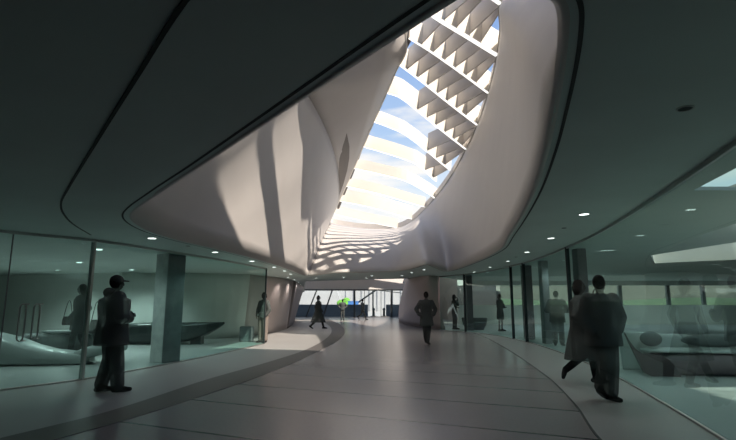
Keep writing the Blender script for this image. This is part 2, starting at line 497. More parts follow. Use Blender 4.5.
# joints in the dark ceiling
ring = foot + [foot[0], foot[1]]
def off_ring(w0, w1, z0, z1):
    bm = bmesh.new(); rows = []; n = len(foot)
    for i in range(n + 1):
        p = foot[i % n]; a = foot[(i - 1) % n]; b = foot[(i + 1) % n]
        q = Vector((b.x - a.x, b.y - a.y)).normalized(); nn = Vector((-q.y, q.x)) * -1
        # outward: away from the void's centre line
        o0 = Vector((p.x, p.y)) + nn * w0; o1 = Vector((p.x, p.y)) + nn * w1
        z = zc(p.x)
        rows.append([(o0.x, o0.y, z + z0), (o1.x, o1.y, z + z0), (o1.x, o1.y, z + z1), (o0.x, o0.y, z + z1)])
    loft(bm, rows, closed=True)
    bmesh.ops.remove_doubles(bm, verts=bm.verts, dist=0.0004)
    bmesh.ops.recalc_face_normals(bm, faces=bm.faces)
    return bm
area = sum(foot[i].x * foot[(i + 1) % len(foot)].y - foot[(i + 1) % len(foot)].x * foot[i].y for i in range(len(foot)))
sg = 1 if area > 0 else -1
struct('trim_3', off_ring(sg * 0.075, sg * 0.10, -0.004, 0.01), M['groove'], 'dark shadow gap running around the rim of the ceiling opening', 'ceiling joint')
jn = [CE(210, -20), CE(186, 0), CE(140, 72), CE(100, 136), CE(66, 192), CE(61, 203), CE(63, 213), CE(73, 224), CE(91, 235)]
jn = crom([(-0.05, 0.4, 0)] + [(p.x, p.y, 0) for p in jn], 5)
struct('trim_4', ribbon([(p.x, p.y) for p in jn], -0.012, 0.012, -0.004, 0.01, zc), M['groove'], 'thin dark joint curving across the dark ceiling on the left', 'ceiling joint')

# ------------------------------------------------------------------ upper shell of the void
def wall_between(name, rows, label, t=0.06, m='shell'):
    bm = bmesh.new(); loft(bm, rows)
    o = struct(name, bm, M[m], label, 'wall', smooth=True)
    return thick(o, t, 0.0)
def grid(A, B, n=8, bulge=0.0, axis=Vector((0, 0, 0)), weights=None, sag=None):
    """ruled surface; weights taper the outward bulge along its length, sag draws the middle towards the hall"""
    rows = []; m = len(A)
    for k in range(n + 1):
        t = k / n; w_ = math.sin(math.pi * t)
        row = []
        for j, (a, b) in enumerate(zip(A, B)):
            p = a.lerp(b, t) + axis * (bulge * w_ * (weights[j] if weights else 1.0))
            if sag: p += Vector((-p.x * 0.10, -3.0, -0.32)) * (w_ * sag[j])
            row.append(p)
        rows.append(row)
    return rows
def ease(t): t = max(0.0, min(1.0, t)); return t * t * (3 - 2 * t)
N = len(ST)
for k_, w_ in ((14, 0.6), (13, 0.7)):
    ST[k_] = (ST[k_][0], ST[k_][0].lerp(ST[k_][2], w_), ST[k_][2])
iA1 = 14                                # stations 0..14 carry a crease
creasepts = [s[1] for s in ST[:iA1 + 1]]
crease = crom(creasepts, NS)
footA = foot[:iA1 * NS + 1]; headA = head[:iA1 * NS + 1]
sagA = [ease(1 - j / (2.6 * NS)) for j in range(len(footA))]
lower = grid(footA, crease, 14, 0.0, sag=sagA)
wall_between('wall_left', lower, 'tall pale curved shell wall rising from the left rim of the ceiling opening')
k0 = 2 * NS
wall_between('wall_upper', grid(crease[k0:], headA[k0:], 5), 'pale upper shell between the crease and the left edge of the skylight')
# crease bead
bm = bmesh.new(); tube(bm, crease[k0:9 * NS], 0.025, 6)
struct('trim_5', bm, M['shell'], 'fine raised edge along the crease of the left shell wall', 'trim', True)
footR = foot[iA1 * NS:] + [foot[0]]; headR = head[iA1 * NS:] + [head[0]]
nR = 30 * NS - iA1 * NS
wR = [min(ease((j - 15) / 10), ease((nR - 10 - j) / 14)) for j in range(len(footR))]
sagR = [ease(1 - (nR - j) / (3.2 * NS)) for j in range(len(footR))]
wall_between('wall_right', grid(footR, headR, 14, 0.2, Vector((0.75, 0.1, -0.3)), wR, sagR), 'broad pale shell wall sweeping down the right of the skylight and round below its far end')
# leaf shaped slit in the upper shell
lf_l = [(346.5, 133), (342.5, 146), (339.3, 158), (338.6, 170), (339.2, 183), (339.6, 194)]
lf_r = [(346.5, 133), (349.2, 146), (349.0, 158), (347.0, 170), (343.5, 183), (339.6, 194)]
def on_upper(px, py):
    r = ray(px, py); best = None
    for a in range(k0, len(crease) - 1):
        q = [crease[a], headA[a], headA[a + 1], crease[a + 1]]
        from mathutils.geometry import intersect_ray_tri
        for tri in ((q[0], q[1], q[2]), (q[0], q[2], q[3])):
            h = intersect_ray_tri(tri[0], tri[1], tri[2], r, Vector((0, 0, EYE)), True)
            if h is not None and h.y > 1 and (best is None or h.y < best.y): best = h
    return best
la = [on_upper(*p) for p in lf_l]; lb = [on_upper(*p) for p in lf_r]
ok = [i for i in range(6) if la[i] is not None and lb[i] is not None]
if len(ok) >= 3:
    off = (Vector((0, 0, EYE)) - la[ok[len(ok)//2]]).normalized() * 0.06
    bm = bmesh.new(); loft(bm, [[la[i] + off, (la[i] + lb[i]) / 2 + off, lb[i] + off] for i in ok])
    bmesh.ops.remove_doubles(bm, verts=bm.verts, dist=0.003)
    o = struct('window_1', bm, M['slit'], 'narrow leaf shaped taupe slit in the shell wall left of the skylight', 'window')
    thick(o, 0.05)

# ------------------------------------------------------------------ skylight: ribs, fins, kerb
sky_t = thing('skylight', 'long tapering skylight of white slanting ribs and grey fins above the hall', 'skylight', kind='structure')
RIBS = [
 ([(480, -10), (495, 0), (505, 7)], 0.18, 0.85),
 ([(419, 4), (435, 17), (466, 36), (500, 57)], 0.24, 0.85),
 ([(409, 38), (430, 51), (460, 72), (491, 95)], 0.12, 0.85),
 ([(396, 62), (420, 80), (450, 104), (480, 127)], 0.12, 0.85),
 ([(384, 92), (401, 98), (435, 125), (467, 150)], 0.12, 0.85),
 ([(372, 121), (386, 126), (406, 135), (450, 170)], 0.12, 0.62),
 ([(361, 146), (382, 152), (404, 159), (418, 165), (436, 181)], 0.12, 0.7),
 ([(353, 168), (380, 174), (406, 181), (428, 193), (436, 199)], 0.12, 0.6),
 ([(346, 186), (380, 194), (425, 207)], 0.12, 0.6),
 ([(340, 201), (370, 207), (412, 219)], 0.12, 0.85),
 ([(335, 214), (360, 220), (398, 228)], 0.12, 0.62),
]
UPV = Vector((-SKX * -1, SKY, 1)).normalized()
UPN = Vector((SKX, SKY, 1)).normalized()        # normal of the skylight plane
LEAN = Vector((0.08, -0.08, 1.0)).normalized()
def rib(path, w, h, name='rib'):
    bm = bmesh.new(); rows = []
    n = len(path)
    for i, p in enumerate(path):
        d = (path[min(i + 1, n - 1)] - path[max(i - 1, 0)]).normalized()
        side = d.cross(LEAN).normalized() * (w / 2)
        rows.append([p - side, p + side, p + side + LEAN * h, p - side + LEAN * h])
    vr = loft(bm, rows, closed=True)
    bm.faces.new(list(reversed(vr[0]))); bm.faces.new(vr[-1])
    bmesh.ops.recalc_face_normals(bm, faces=bm.faces)
    o = link(name, bm, M['rib'], sky_t)
    # glowing strip added to whiten the rib's lower edge
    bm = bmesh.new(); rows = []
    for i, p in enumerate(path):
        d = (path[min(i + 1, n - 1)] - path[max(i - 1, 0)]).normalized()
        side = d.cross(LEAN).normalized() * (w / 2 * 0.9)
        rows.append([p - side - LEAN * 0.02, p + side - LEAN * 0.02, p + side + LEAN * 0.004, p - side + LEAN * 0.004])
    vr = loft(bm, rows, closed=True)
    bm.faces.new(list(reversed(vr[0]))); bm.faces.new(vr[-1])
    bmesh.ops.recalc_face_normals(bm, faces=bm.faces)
    link('glow_strip', bm, M['rib_glow'], o)
    return o
ribpaths = []
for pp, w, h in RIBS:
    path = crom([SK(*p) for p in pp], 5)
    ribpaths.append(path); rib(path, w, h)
def atx(path, px):   # point of a rib path nearest to an image column, by plan bearing
    k = (px - 368) 
    best = min(range(len(path)), key=lambda i: abs(path[i].x / path[i].y * 470 - k))
    for i in range(len(path) - 1):
        a = path[i].x / path[i].y; b = path[i + 1].x / path[i + 1].y
        t = k / 470.0
        if (a - t) * (b - t) <= 0 and a != b: return path[i].lerp(path[i + 1], (t - a) / (b - a))
    return path[best]
def plen(path): return sum((b - a).length for a, b in zip(path, path[1:]))
def along(path, s):
    for a, b in zip(path, path[1:]):
        l = (b - a).length
        if s <= l: return a.lerp(b, s / l)
        s -= l
    return path[-1]
# fins: plates that span from one rib to the next, each a part of its own
FINS = [(0, 1, 440, 0.54), (1, 2, 420, 0.55), (2, 3, 400, 0.57), (3, 4, 413, 0.60), (4, 5, 421, 0.66), (5, 6, 423, 0.76), (6, 7, 430, 0.85)]
for lo, hi, px0, stp in FINS:
    A, B = ribpaths[lo], ribpaths[hi]
    LB = plen(B)
    s = 0.0
    t0 = (px0 - 368) / 470.0
    while s < LB:
        q = along(B, s)
        if q.x / q.y >= t0:
            # far foot on rib A straight across
            dB = (along(B, min(s + 0.05, LB)) - along(B, max(s - 0.05, 0))).normalized()
            acr = dB.cross(LEAN); acr.z = 0; acr.normalize()
            if acr.y > 0: acr = -acr
            fd = acr.lerp(Vector((SUN_DIR.x, SUN_DIR.y, 0)).normalized(), 0.45).normalized()
            cand = min((along(A, k * 0.1) for k in range(int(plen(A) / 0.1) + 1)), key=lambda p: abs((p - q).cross(fd).z))
            if abs((cand - q).cross(fd).z) < 0.8:
                th = dB * 0.02
                bm = bmesh.new()
                b0 = q + LEAN * 0.04; b1 = cand + LEAN * 0.04
                u0 = q + LEAN * 0.92; u1 = cand + LEAN * 0.92
                hexa(bm, [b0 - th, b0 + th, b1 + th, b1 - th, u0 - th, u0 + th, u1 + th, u1 - th])
                bmesh.ops.recalc_face_normals(bm, faces=bm.faces)
                link('fin', bm, M['fin'], sky_t)
        s += stp
# unseen panels added over the near lobe, shaped to cast shade on the left shell
from mathutils.bvhtree import BVHTree
_g = lower[::1]
_m = len(footA)
_bvh = BVHTree.FromPolygons([p for r_ in _g for p in r_], [(k * _m + j, k * _m + j + 1, (k + 1) * _m + j + 1, (k + 1) * _m + j) for k in range(14) for j in range(_m - 1)])
def roof_over(px, py):          # where the sun passes the roof plane on its way to a point of the left shell
    h = _bvh.ray_cast(Vector((0, 0, EYE)), ray(px, py).normalized())
    q = h[0]
    if q is None: return None
    t = 0.0
    for _ in range(60): t += (skz(q.x + SUN_DIR.x * t, q.y + SUN_DIR.y * t) - q.z - SUN_DIR.z * t) * 0.6
    return q + SUN_DIR * t
def shade_panel(c, name='shade_panel'):
    bm = bmesh.new(); up = Vector((0, 0, 0.12))
    hexa(bm, [*c, *[p + up for p in c]]); bmesh.ops.recalc_face_normals(bm, faces=bm.faces)
    return link(name, bm, M['rib'], sky_t)
def on_plane(p): return Vector((p.x, p.y, skz(p.x, p.y)))
def chain(pts, e0=0.0, e1=0.0):
    q = [roof_over(*p) for p in pts]
    q = [v for v in q if v is not None]
    if e0: q.insert(0, q[0] + (q[0] - q[1]).normalized() * e0)
    if e1: q.append(q[-1] + (q[-1] - q[-2]).normalized() * e1)
    return [on_plane(v) for v in q]
def panel_between(A, B):
    """one thin shade panel between two edge lines"""
    n = min(len(A), len(B)); up = Vector((0, 0, 0.12)); bm = bmesh.new()
    rows = [[A[k], B[k], B[k] + up, A[k] + up] for k in range(n)]
    vr = loft(bm, rows, closed=True)
    bm.faces.new(list(reversed(vr[0]))); bm.faces.new(vr[-1])
    bmesh.ops.recalc_face_normals(bm, faces=bm.faces)
    return link('shade_panel', bm, M['rib'], sky_t)
E0 = chain([(204, 176), (212, 190), (221, 208), (229, 226), (237, 244)], 7.0, 1.5)
d_ = (E0[-1] - E0[0]).normalized(); n_ = Vector((d_.y, -d_.x, 0))
if n_.x < 0: n_ = -n_
panel_between(E0, [on_plane(v + n_ * 9) for v in E0])
def stripe(l, r, e0, e1): panel_between(chain(l, e0, e1), chain(r, e0, e1))
stripe([(254, 142), (258, 170), (262, 200), (266, 230), (269, 255)], [(269, 142), (273, 170), (276, 200), (280, 230), (283, 257)], 1.5, 0.2)
stripe([(302, 118), (302, 145), (301, 175), (300, 205), (300, 222)], [(312, 118), (312, 145), (311, 175), (310, 205), (310, 222)], 1.5, 0.0)
# dark brackets between the rib ends along the left edge, and a fine white edge bead
for k in range(2, len(ribpaths) - 1):
    p, q = ribpaths[k][0], ribpaths[k + 1][0]
    a, b = p.lerp(q, 0.12), p.lerp(q, 0.62)
    sd = (q - p).cross(Vector((0, 0, 1))).normalized()
    if sd.x < 0: sd = -sd
    bm = bmesh.new(); c = [a + sd * 0.02, b + sd * 0.02, b + sd * 0.16, a + sd * 0.16]
    hexa(bm, [v + LEAN * 0.03 for v in c] + [v + LEAN * 0.62 for v in c]); bmesh.ops.recalc_face_normals(bm, faces=bm.faces)
    link('bracket', bm, M['slit'], sky_t)
bm = bmesh.new(); tube(bm, head[:9 * NS + 2], 0.05, 8); link('edge_bead', bm, M['rib'], sky_t, True)
# kerb around the skylight edge
bm = bmesh.new(); rows = []
nh = len(head)
for i in range(nh + 1):
    p = head[i % nh]; q = (head[(i + 1) % nh] - head[(i - 1) % nh]).normalized()
    sd = q.cross(Vector((0, 0, 1))).normalized() * 0.06
    rows.append([p - sd, p + sd, p + sd + LEAN * 0.35, p - sd + LEAN * 0.35])
loft(bm, rows, closed=True); bmesh.ops.remove_doubles(bm, verts=bm.verts, dist=0.001)
bmesh.ops.recalc_face_normals(bm, faces=bm.faces)
link('kerb', bm, M['fin'], sky_t)

# ------------------------------------------------------------------ walls of the hall beyond and around
def curved_wall(name, bottom, top, m, label, t=0.12, n=8, bulge=0.0, axis=Vector((0, 0, 0))):
    A = crom([Vector(p) for p in bottom], 6); B = crom([Vector(p) for p in top], 6)
    bm = bmesh.new(); loft(bm, grid(A, B, n, bulge, axis))
    o = struct(name, bm, M[m], label, 'wall', True)
    return thick(o, t)
curved_wall('wall_left_room_end', [(-9.5, 19.0, 0), (-6.9, 19.4, 0), (-5.2, 21.0, 0)], [(-9.5, 19.2, 2.56), (-6.9, 19.6, 2.56), (-4.9, 20.6, 2.56)], 'room_wall',
            'pale curved end wall of the room behind the left glass')
curved_wall('wall_left_lobby', [(-5.2, 21.0, 0), (-4.62, 24.0, 0), (-4.55, 28.0, 0)],
            [(-4.9, 20.6, 2.56), (-4.2, 23.4, 2.57), (-4.1, 27.0, 2.57)], 'pink',
            'blush curved wall washed by downlights beyond the end of the left glass')
curved_wall('wall_left_far', [(-4.55, 28.1, 0), (-5.4, 36.0, 0), (-6.8, 46.0, 0), (-8.0, 52.0, 0)],
            [(-4.0, 27.1, 2.57), (-4.6, 35.0, 2.55), (-5.8, 44.0, 2.55), (-6.9, 51.5, 2.55)], 'brown',
            'dark taupe leaning wall leading to the far left of the entrance')
curved_wall('wall_right_lobby', [(2.42, 39.0, 0), (2.75, 33.5, 0), (3.55, 28.4, 0), (4.1, 27.0, 0)],
            [(2.30, 28.9, 2.84), (2.36, 27.2, 2.78), (3.0, 25.2, 2.78), (3.7, 26.2, 2.8)], 'pink',
            'blush curved leaning wall on the right of the entrance, washed by downlights', bulge=0.25, axis=Vector((-0.6, 0.5, 0)))
curved_wall('wall_right_return', [(2.42, 39.0, 0), (3.6, 44, 0), (5.0, 52, 0)], [(2.3, 28.9, 2.84), (4.2, 36, 4.5), (5.2, 52, 4.5)], 'pink',
            'blush wall running back towards the entrance glazing on the right')
def plain_wall(name, a, b, z0, z1, t, m, label):
    bm = bmesh.new(); a = Vector(a); b = Vector(b); c = (a + b) / 2
    box(bm, (c.x, c.y, (z0 + z1) / 2), ((b - a).length, t, z1 - z0), math.atan2(b.y - a.y, b.x - a.x))
    return struct(name, bm, M[m], label)
plain_wall('wall_rear', (-20, -6.1), (30, -6.1), -0.05, 3.1, 0.2, 'brown', 'plain wall behind the viewer')
plain_wall('wall_left_room', (-19.9, -6), (-19.9, 24), -0.05, 2.7, 0.2, 'room_wall', 'pale far side wall of the room behind the left glass')
plain_wall('wall_left_room_back', (-19.9, 22.5), (-9.5, 19.1), -0.05, 2.7, 0.2, 'room_wall', 'pale back wall of the room behind the left glass')
plain_wall('wall_right_room', (29.9, -6), (29.9, 34), -0.05, 3.0, 0.2, 'room_wall', 'pale far side wall of the lounge behind the right glass')

# ------------------------------------------------------------------ glass walls
def glazing(name, path, breaks, zb, label, cat, top_drop=0.0, m='glass', post_m='steel', post_w=0.05, n_first_skip=False):
    t = thing(name, label, cat, kind='structure')
    for a, b in zip(breaks, breaks[1:]):
        seg = cut_path(path, a, b)
        if len(seg) < 2: continue
        bm = bmesh.new()
        A = [Vector((p.x, p.y, 0.03)) for p in seg]; B = [Vector((p.x, p.y, zc(p.x) - top_drop)) for p in seg]
        loft(bm, [A, B])
        o = link('pane', bm, M[m], t, True)
    bm = ribbon(path, -0.02, 0.02, 0.0, 0.025)
    link('bottom_rail', bm, M[post_m], t)
    bm = ribbon(path, -0.03, 0.03, -0.05 - top_drop, 0.0 - top_drop, zc)
    link('top_rail', bm, M[post_m], t)
    return t
def post_at(parent, path, y, w, d, m, name='mullion'):
    seg = cut_path(path, y, y + 0.3)
    p = seg[0]; q = (seg[-1] - seg[0]).normalized()
    bm = bmesh.new(); h = zc(p.x)
    box(bm, (p.x, p.y, h / 2), (w, d, h - 0.02), math.atan2(q.y, q.x))
    return link(name, bm, M[m], parent)
gla = glazing('wall_left_glass', gl, [-5.9, 0.0, 5.0, 9.25, 17.34], 0, 'tall green tinted glass wall curving along the left of the hall', 'glass wall')
post_at(gla, gl, 9.25, 0.05, 0.08, 'steel')
post_at(gla, gl, 5.0, 0.06, 0.09, 'mullion')
bm = bmesh.new(); box(bm, (-3.56, 17.36, zc(-3.5) / 2), (0.05, 0.03, zc(-3.5) - 0.02)); link('edge_post', bm, M['dark_steel'], gla)
gra = glazing('wall_right_glass', gr, [-5.9, 2.0, 12.0, 12.9, 18.1, 19.7, 22.8, 26.2], 0, 'tall green tinted glass wall curving along the right of the hall', 'glass wall')
for y in (12.9, 18.1, 19.7, 24.6):
    post_at(gra, gr, y, 0.05, 0.10, 'dark_steel')
# glass double door leaves with bar handles (left)
door = thing('door_1', 'pair of frameless glass door leaves with tall steel bar handles in the left glass wall', 'door', kind='structure')
def handle(px0, px1, y0, y1, depth):
    a = D(px0, y1, depth); b = D(px1, y0, depth)
    bm = bmesh.new()
    x = a.x; w = b.x - a.x
    zb_, zt = a.z, b.z
    n = 6; pts = []
    w = 0.10
    for k in range(n + 1):
        an = math.pi * (1 - k / n); pts.append((x + w / 2 + w / 2 * math.cos(an), depth, zt - w / 2 + w / 2 * math.sin(an)))
    pts = [(x, depth, zb_ + w / 2)] + pts + [(x + w, depth, zb_ + w / 2)]
    for k in range(1, n):
        an = -math.pi * k / n; pts.append((x + w / 2 + w / 2 * math.cos(an), depth, zb_ + w / 2 + w / 2 * math.sin(an)))
    pts.append(pts[0])
    tube(bm, pts, 0.012, 8, caps=False)
    tube(bm, [(x + w / 2, depth, zb_), (x + w / 2 + 0.02, depth + 0.1, zb_)], 0.01, 8)
    tube(bm, [(x + w / 2, depth, zt), (x + w / 2 + 0.02, depth + 0.1, zt)], 0.01, 8)
    return link('handle', bm, M['steel'], door, True)
handle(16, 24, 304, 341, 7.85)
handle(30.5, 38, 304, 339, 8.05)
# door stile: two thin patch fittings
seg = cut_path(gl, 8.05, 8.6)
bm = bmesh.new(); p = seg[0]; box(bm, (p.x, p.y, zc(p.x) / 2), (0.012, 0.02, zc(p.x) - 0.05)); link('leaf_joint', bm, M['mullion'], door)

# ------------------------------------------------------------------ columns and interior fittings
def column(name, base, wx, wy, rz, m, label, h=None, mats=None):
    bm = bmesh.new(); h = h or zc(base[0]) - 0.005
    box(bm, (0, 0, h / 2 + 0.006), (wx, wy, h - 0.012), 0)
    bmesh.ops.bevel(bm, geom=[e for e in bm.edges], offset=0.012, segments=2, affect='EDGES')
    o = link(name, bm, M[m]); o.location = (base[0], base[1], 0.0); o.rotation_euler = (0, 0, rz)
    return tag(o, label, 'column', None, 'structure')
c0 = G(163, 361)
c0 = G(158, 364)
cc = column('column', (c0.x, c0.y + 0.35), 0.46, 0.48, R(-32), 'concrete', 'square concrete column with mauve shade painted on one side standing behind the left glass wall')
bm = bmesh.new(); box(bm, (0.237, 0, 1.27), (0.012, 0.478, 2.5)); link('side_shade', bm, M['mauve_shade'], cc)  # the column's shaded side, put into the colour of a thin panel
c1 = G(523, 340); column('column', (c1.x + 0.35, c1.y + 0.3), 0.34, 0.3, R(5), 'concrete_dark', 'dark mauve column behind the right glass, the farther one by the narrow glass panel')
c1 = G(577, 352); column('column', (5.78, 13.5), 0.26, 0.3, R(5), 'concrete_dark', 'dark column behind the right glass beside the walking couple')
column('column', (6.15, 17.4), 0.24, 0.3, R(5), 'mullion', 'slim grey column behind the right glass, between the two dark ones')
c1 = G(468, 331); column('column', (c1.x + 0.2, c1.y + 0.4), 0.3, 0.3, 0, 'concrete_dark', 'dark mauve column behind the far end of the right glass')
column('column', (-7.9, 9.4), 0.5, 0.4, R(15), 'concrete_dark', 'dark pier at the far left inside the left room')

# downlights
_lamp = None
def downlight(p, label, group, power, r=0.075, parent_spot=True, blend=0.6, ang=130, col=(0.95, 1.0, 0.97)):
    global _lamp
    z = zc(p[0])
    if _lamp is None:
        t = thing('downlight', label, 'ceiling light', (p[0], p[1], z), 0, group)
        bm = bmesh.new(); disc(bm, (0, 0, -0.006), 1.0 * r, 0.004, 24); link('lens', bm, M['lamp'], t)
        bm = bmesh.new()
        rows = [[(math.cos(a * math.pi / 12) * q, math.sin(a * math.pi / 12) * q, zz) for a in range(24)] for q, zz in ((1.04 * r, -0.001), (1.04 * r, -0.010), (1.22 * r, -0.008), (1.22 * r, -0.001))]
        loft(bm, rows, closed=True); link('trim_ring', bm, M['lamp_ring'], t)
        _lamp = t
    else:
        t = dup(_lamp); t.location = (p[0], p[1], z); t['label'] = label; t['group'] = group
    t.rotation_euler = (0, math.atan(-0.027) if abs(p[0]) < 6 else 0, 0)
    if power > 0:
        ld = bpy.data.lights.new('downlight_beam', 'SPOT')
        ld.energy = power; ld.spot_size = R(ang); ld.spot_blend = blend; ld.shadow_soft_size = 0.06; ld.color = col
        lo = bpy.data.objects.new('downlight_beam', ld); COL.objects.link(lo)
        lo.parent = t; lo.location = (0, 0, -0.03)
    return t
ll = 'round white downlight in the dark ceiling margin along the left glass'
lr = 'round white downlight in the dark ceiling margin along the right glass'
for i, (px, py) in enumerate([(152, 238), (215, 252), (252, 261), (274, 267), (284.5, 270.8), (290.5, 274)]):
    p = CE(px, py)
    nm = ['nearest the left apex of the opening', 'second out from the left apex', 'third from the left apex', 'fourth, near the end of the left glass', 'just past the end of the left glass', 'by the blush wall on the left'][i]
    downlight(p, 'round downlight in the left ceiling margin, ' + nm, 'downlights along the left ceiling margin', 16, col=(0.95, 1, 0.97))
for i, (x, y) in enumerate([(-3.75, 23.3), (-3.8, 25.6), (-3.95, 28.2), (-4.3, 31.5)]):
    downlight((x, y), 'round downlight washing the blush wall, ' + ['nearest of the four', 'second of the four', 'third of the four', 'farthest of the four'][i], 'downlights washing the left wall', 40, col=(1, 0.86, 0.78))
for i, (px, py) in enumerate([(584, 214), (551, 238), (527, 252), (508, 261), (490, 267), (474, 272)]):
    p = CE(px, py)
    nm = ['nearest and largest', 'second nearest', 'third nearest', 'fourth nearest, before the narrow pane', 'fifth, beyond the narrow pane', 'farthest and smallest'][i]
    downlight(p, 'downlight in the right ceiling margin, ' + nm, 'downlights along the right ceiling margin', 16)
for i, (px, py) in enumerate([(316, 278), (343.7, 277), (366.5, 278), (372, 275.6), (402, 275.4), (411.7, 272.6), (424, 269.6)]):
    p = CE(px, py)
    downlight((p.x, p.y), 'downlight in the far soffit under the back wall, ' + ['leftmost', 'second from the left', 'third from the left', 'just right of the middle', 'third from the right', 'second from the right', 'rightmost by the blush wall'][i], 'downlights in the far soffit', 40 if i > 3 else 12, r=0.075, col=(1, 0.9, 0.84))
# rooms
k = 0
left_names = {}
for iy, y in enumerate((7.5, 10.8, 14.2, 17.4)):
    for ix, x in enumerate((-5.9, -8.3, -10.9, -14.0)):
        if x > -6 and y < 8: x = -7.0
        if y > 17 and x > -7: continue
        downlight((x, y), 'downlight on the left room ceiling, %s row from the front, %s from the glass' % (('first', 'second', 'third', 'fourth')[iy], ('nearest', 'second', 'third', 'fourth')[ix]), 'downlights in the left room', 30 if iy == 0 or ix == 3 else (60 if iy == 1 else 170), ang=150, col=(0.93, 1, 0.97))
for iy, (y, x0) in enumerate(((7.8, 5.3), (10.6, 6.45), (13.2, 7.0), (16.6, 6.7), (21.5, 6.9), (27.0, 6.2))):
    for ix in range(3):
        x = x0 + ix * 3.3
        if iy in (3, 4) and ix > 0: continue
        if 12.4 < y < 14 and ix > 0: x += 0
        downlight((x, y), 'downlight on the lounge ceiling, %s row from the front, %s from the glass' % (('first', 'second', 'third', 'fourth', 'fifth', 'sixth')[iy], ('nearest', 'second', 'third')[ix]), 'downlights in the lounge', 90, ang=150, col=(0.93, 1, 0.97))

for i, (x, y) in enumerate([(10.0, 30.5), (14.0, 30.8), (18.0, 31.0), (22.0, 31.2)]):  # extra lamps added to brighten the back of the lounge
    downlight((x, y), 'lamp added to brighten the lounge window band, %s from the left' % ('first', 'second', 'third', 'fourth')[i], 'downlights in the lounge', 120, ang=150, col=(0.93, 1, 0.97))
# round grille and small sensors on the dark ceiling
p = CE(685, 108)
t = thing('ceiling_vent', 'small round dark grille in the ceiling at the upper right', 'vent', (p.x, p.y, p.z - 0.001))
bm = bmesh.new()
rows = [[(math.cos(a * math.pi / 12) * q, math.sin(a * math.pi / 12) * q, zz) for a in range(24)] for q, zz in ((0.048, -0.001), (0.048, -0.008), (0.060, -0.006), (0.060, -0.001))]
loft(bm, rows, closed=True); link('ring', bm, M['lamp_ring'], t)
bm = bmesh.new()
for kx in range(-3, 4): 
    ln = 2 * math.sqrt(max(0.048**2 - (kx * 0.013)**2, 0))
    box(bm, (kx * 0.013, 0, -0.004), (0.006, ln, 0.005))
link('grille', bm, M['vent'], t)
for (px, py), nm in (((564, 228), 'between the two nearest right downlights'), ((516, 257), 'between the third and fourth right downlights'), ((188, 246), 'between the two nearest left downlights')):
    p = CE(px, py); bm = bmesh.new(); disc(bm, (0, 0, -0.006), 0.045, 0.006, 14)
    o = link('ceiling_sensor', bm, M['vent']); o.location = (p.x, p.y, p.z)
    tag(o, 'tiny dark round sensor on the ceiling ' + nm, 'sensor', 'ceiling sensors')

# ------------------------------------------------------------------ entrance front
FY = 52.0
fac = thing('window_2', 'wide entrance glazing with dark slanting and upright mullions at the end of the hall', 'entrance glazing', kind='structure')
ztop = D(350, 290, FY).z; zbot = 0.0
xa, xb = D(272, 300, FY).x, D(415, 300, FY).x
bm = bmesh.new(); box(bm, ((xa + xb) / 2, FY, ztop / 2), (xb - xa, 0.03, ztop)); link('pane', bm, M['clear'], fac)
def mull(px0, px1, w=0.16, name='mullion'):
    a = D(px0, 316.5, FY - 0.1); b = D(px1, 289.5, FY - 0.1)
    a.z = 0.0
    bm = bmesh.new(); u = Vector((w / 2, 0, 0)); v = Vector((0, 0.1, 0))
    hexa(bm, [a - u - v, a + u - v, a + u + v, a - u + v, b - u - v, b + u - v, b + u + v, b - u + v])
    link(name, bm, M['dark_steel'], fac)
mull(285, 304, 0.14); mull(306, 317, 0.12); mull(323, 332.5, 0.14); mull(354.5, 354.5, 0.2); mull(391.5, 391.5, 0.2); mull(401, 403, 0.1)
mull(364.5, 364.5, 0.05); mull(381, 381, 0.05)
bm = bmesh.new(); box(bm, ((xa + xb) / 2, FY - 0.1, ztop), (xb - xa, 0.25, 0.14)); link('head_rail', bm, M['dark_steel'], fac)
bm = bmesh.new(); box(bm, ((xa + xb) / 2, FY - 0.1, 0.04), (xb - xa, 0.2, 0.08)); link('sill_rail', bm, M['mullion'], fac)
bm = bmesh.new()
p0 = [Vector((xa - 8, FY + 0.25, ztop + 0.08)), Vector((xb + 8, FY + 0.25, ztop + 0.08)), Vector((xb + 8, FY + 1.6, 7.5)), Vector((xa - 8, FY + 1.6, 7.5))]
back = [p + Vector((0, 0.4, 0)) for p in p0]
hexa(bm, p0 + back); bmesh.ops.recalc_face_normals(bm, faces=bm.faces)
struct('wall_front_fascia', bm, M['shell'], 'pale sloping fascia above the entrance glazing')
# unseen beams added past the back wall to stripe the fascia with shadow
beams = thing('shade_beams', 'pale unseen beams added over the entrance lobby to stripe the fascia with shadow', 'shade_beam', kind='structure')
for k in range(8):
    y = 39.5 + k * 1.6
    bm = bmesh.new()
    hexa(bm, [Vector((-9, y, 7.5)), Vector((9, y - 1.5, 6.2)), Vector((9, y - 1.2, 6.2)), Vector((-9, y + 0.3, 7.5)),
              Vector((-9, y, 8.3)), Vector((9, y - 1.5, 7.0)), Vector((9, y - 1.2, 7.0)), Vector((-9, y + 0.3, 8.3))])
    link('shade_beam', bm, M['rib'], beams)
bm = bmesh.new(); hexa(bm, [Vector((-10, 38.5, 7.6)), Vector((3.0, 38.5, 6.75)), Vector((2.2, 53, 6.75)), Vector((-10, 53, 7.6)), Vector((-10, 38.5, 7.8)), Vector((3.0, 38.5, 6.95)), Vector((2.2, 53, 6.95)), Vector((-10, 53, 7.8))])
link('shade_panel', bm, M['shell'], beams)  # unseen panel added to keep sun off the fascia's left part
plain_wall('wall_front_left', (-22, 36.0), (-9.0, 52.3), -0.05, 7.5, 0.3, 'brown', 'plain taupe wall closing the far left side')
plain_wall('wall_front_right', (5.4, 52.3), (9.0, 34.5), -0.05, 7.0, 0.3, 'pink', 'plain blush wall closing the far right side')

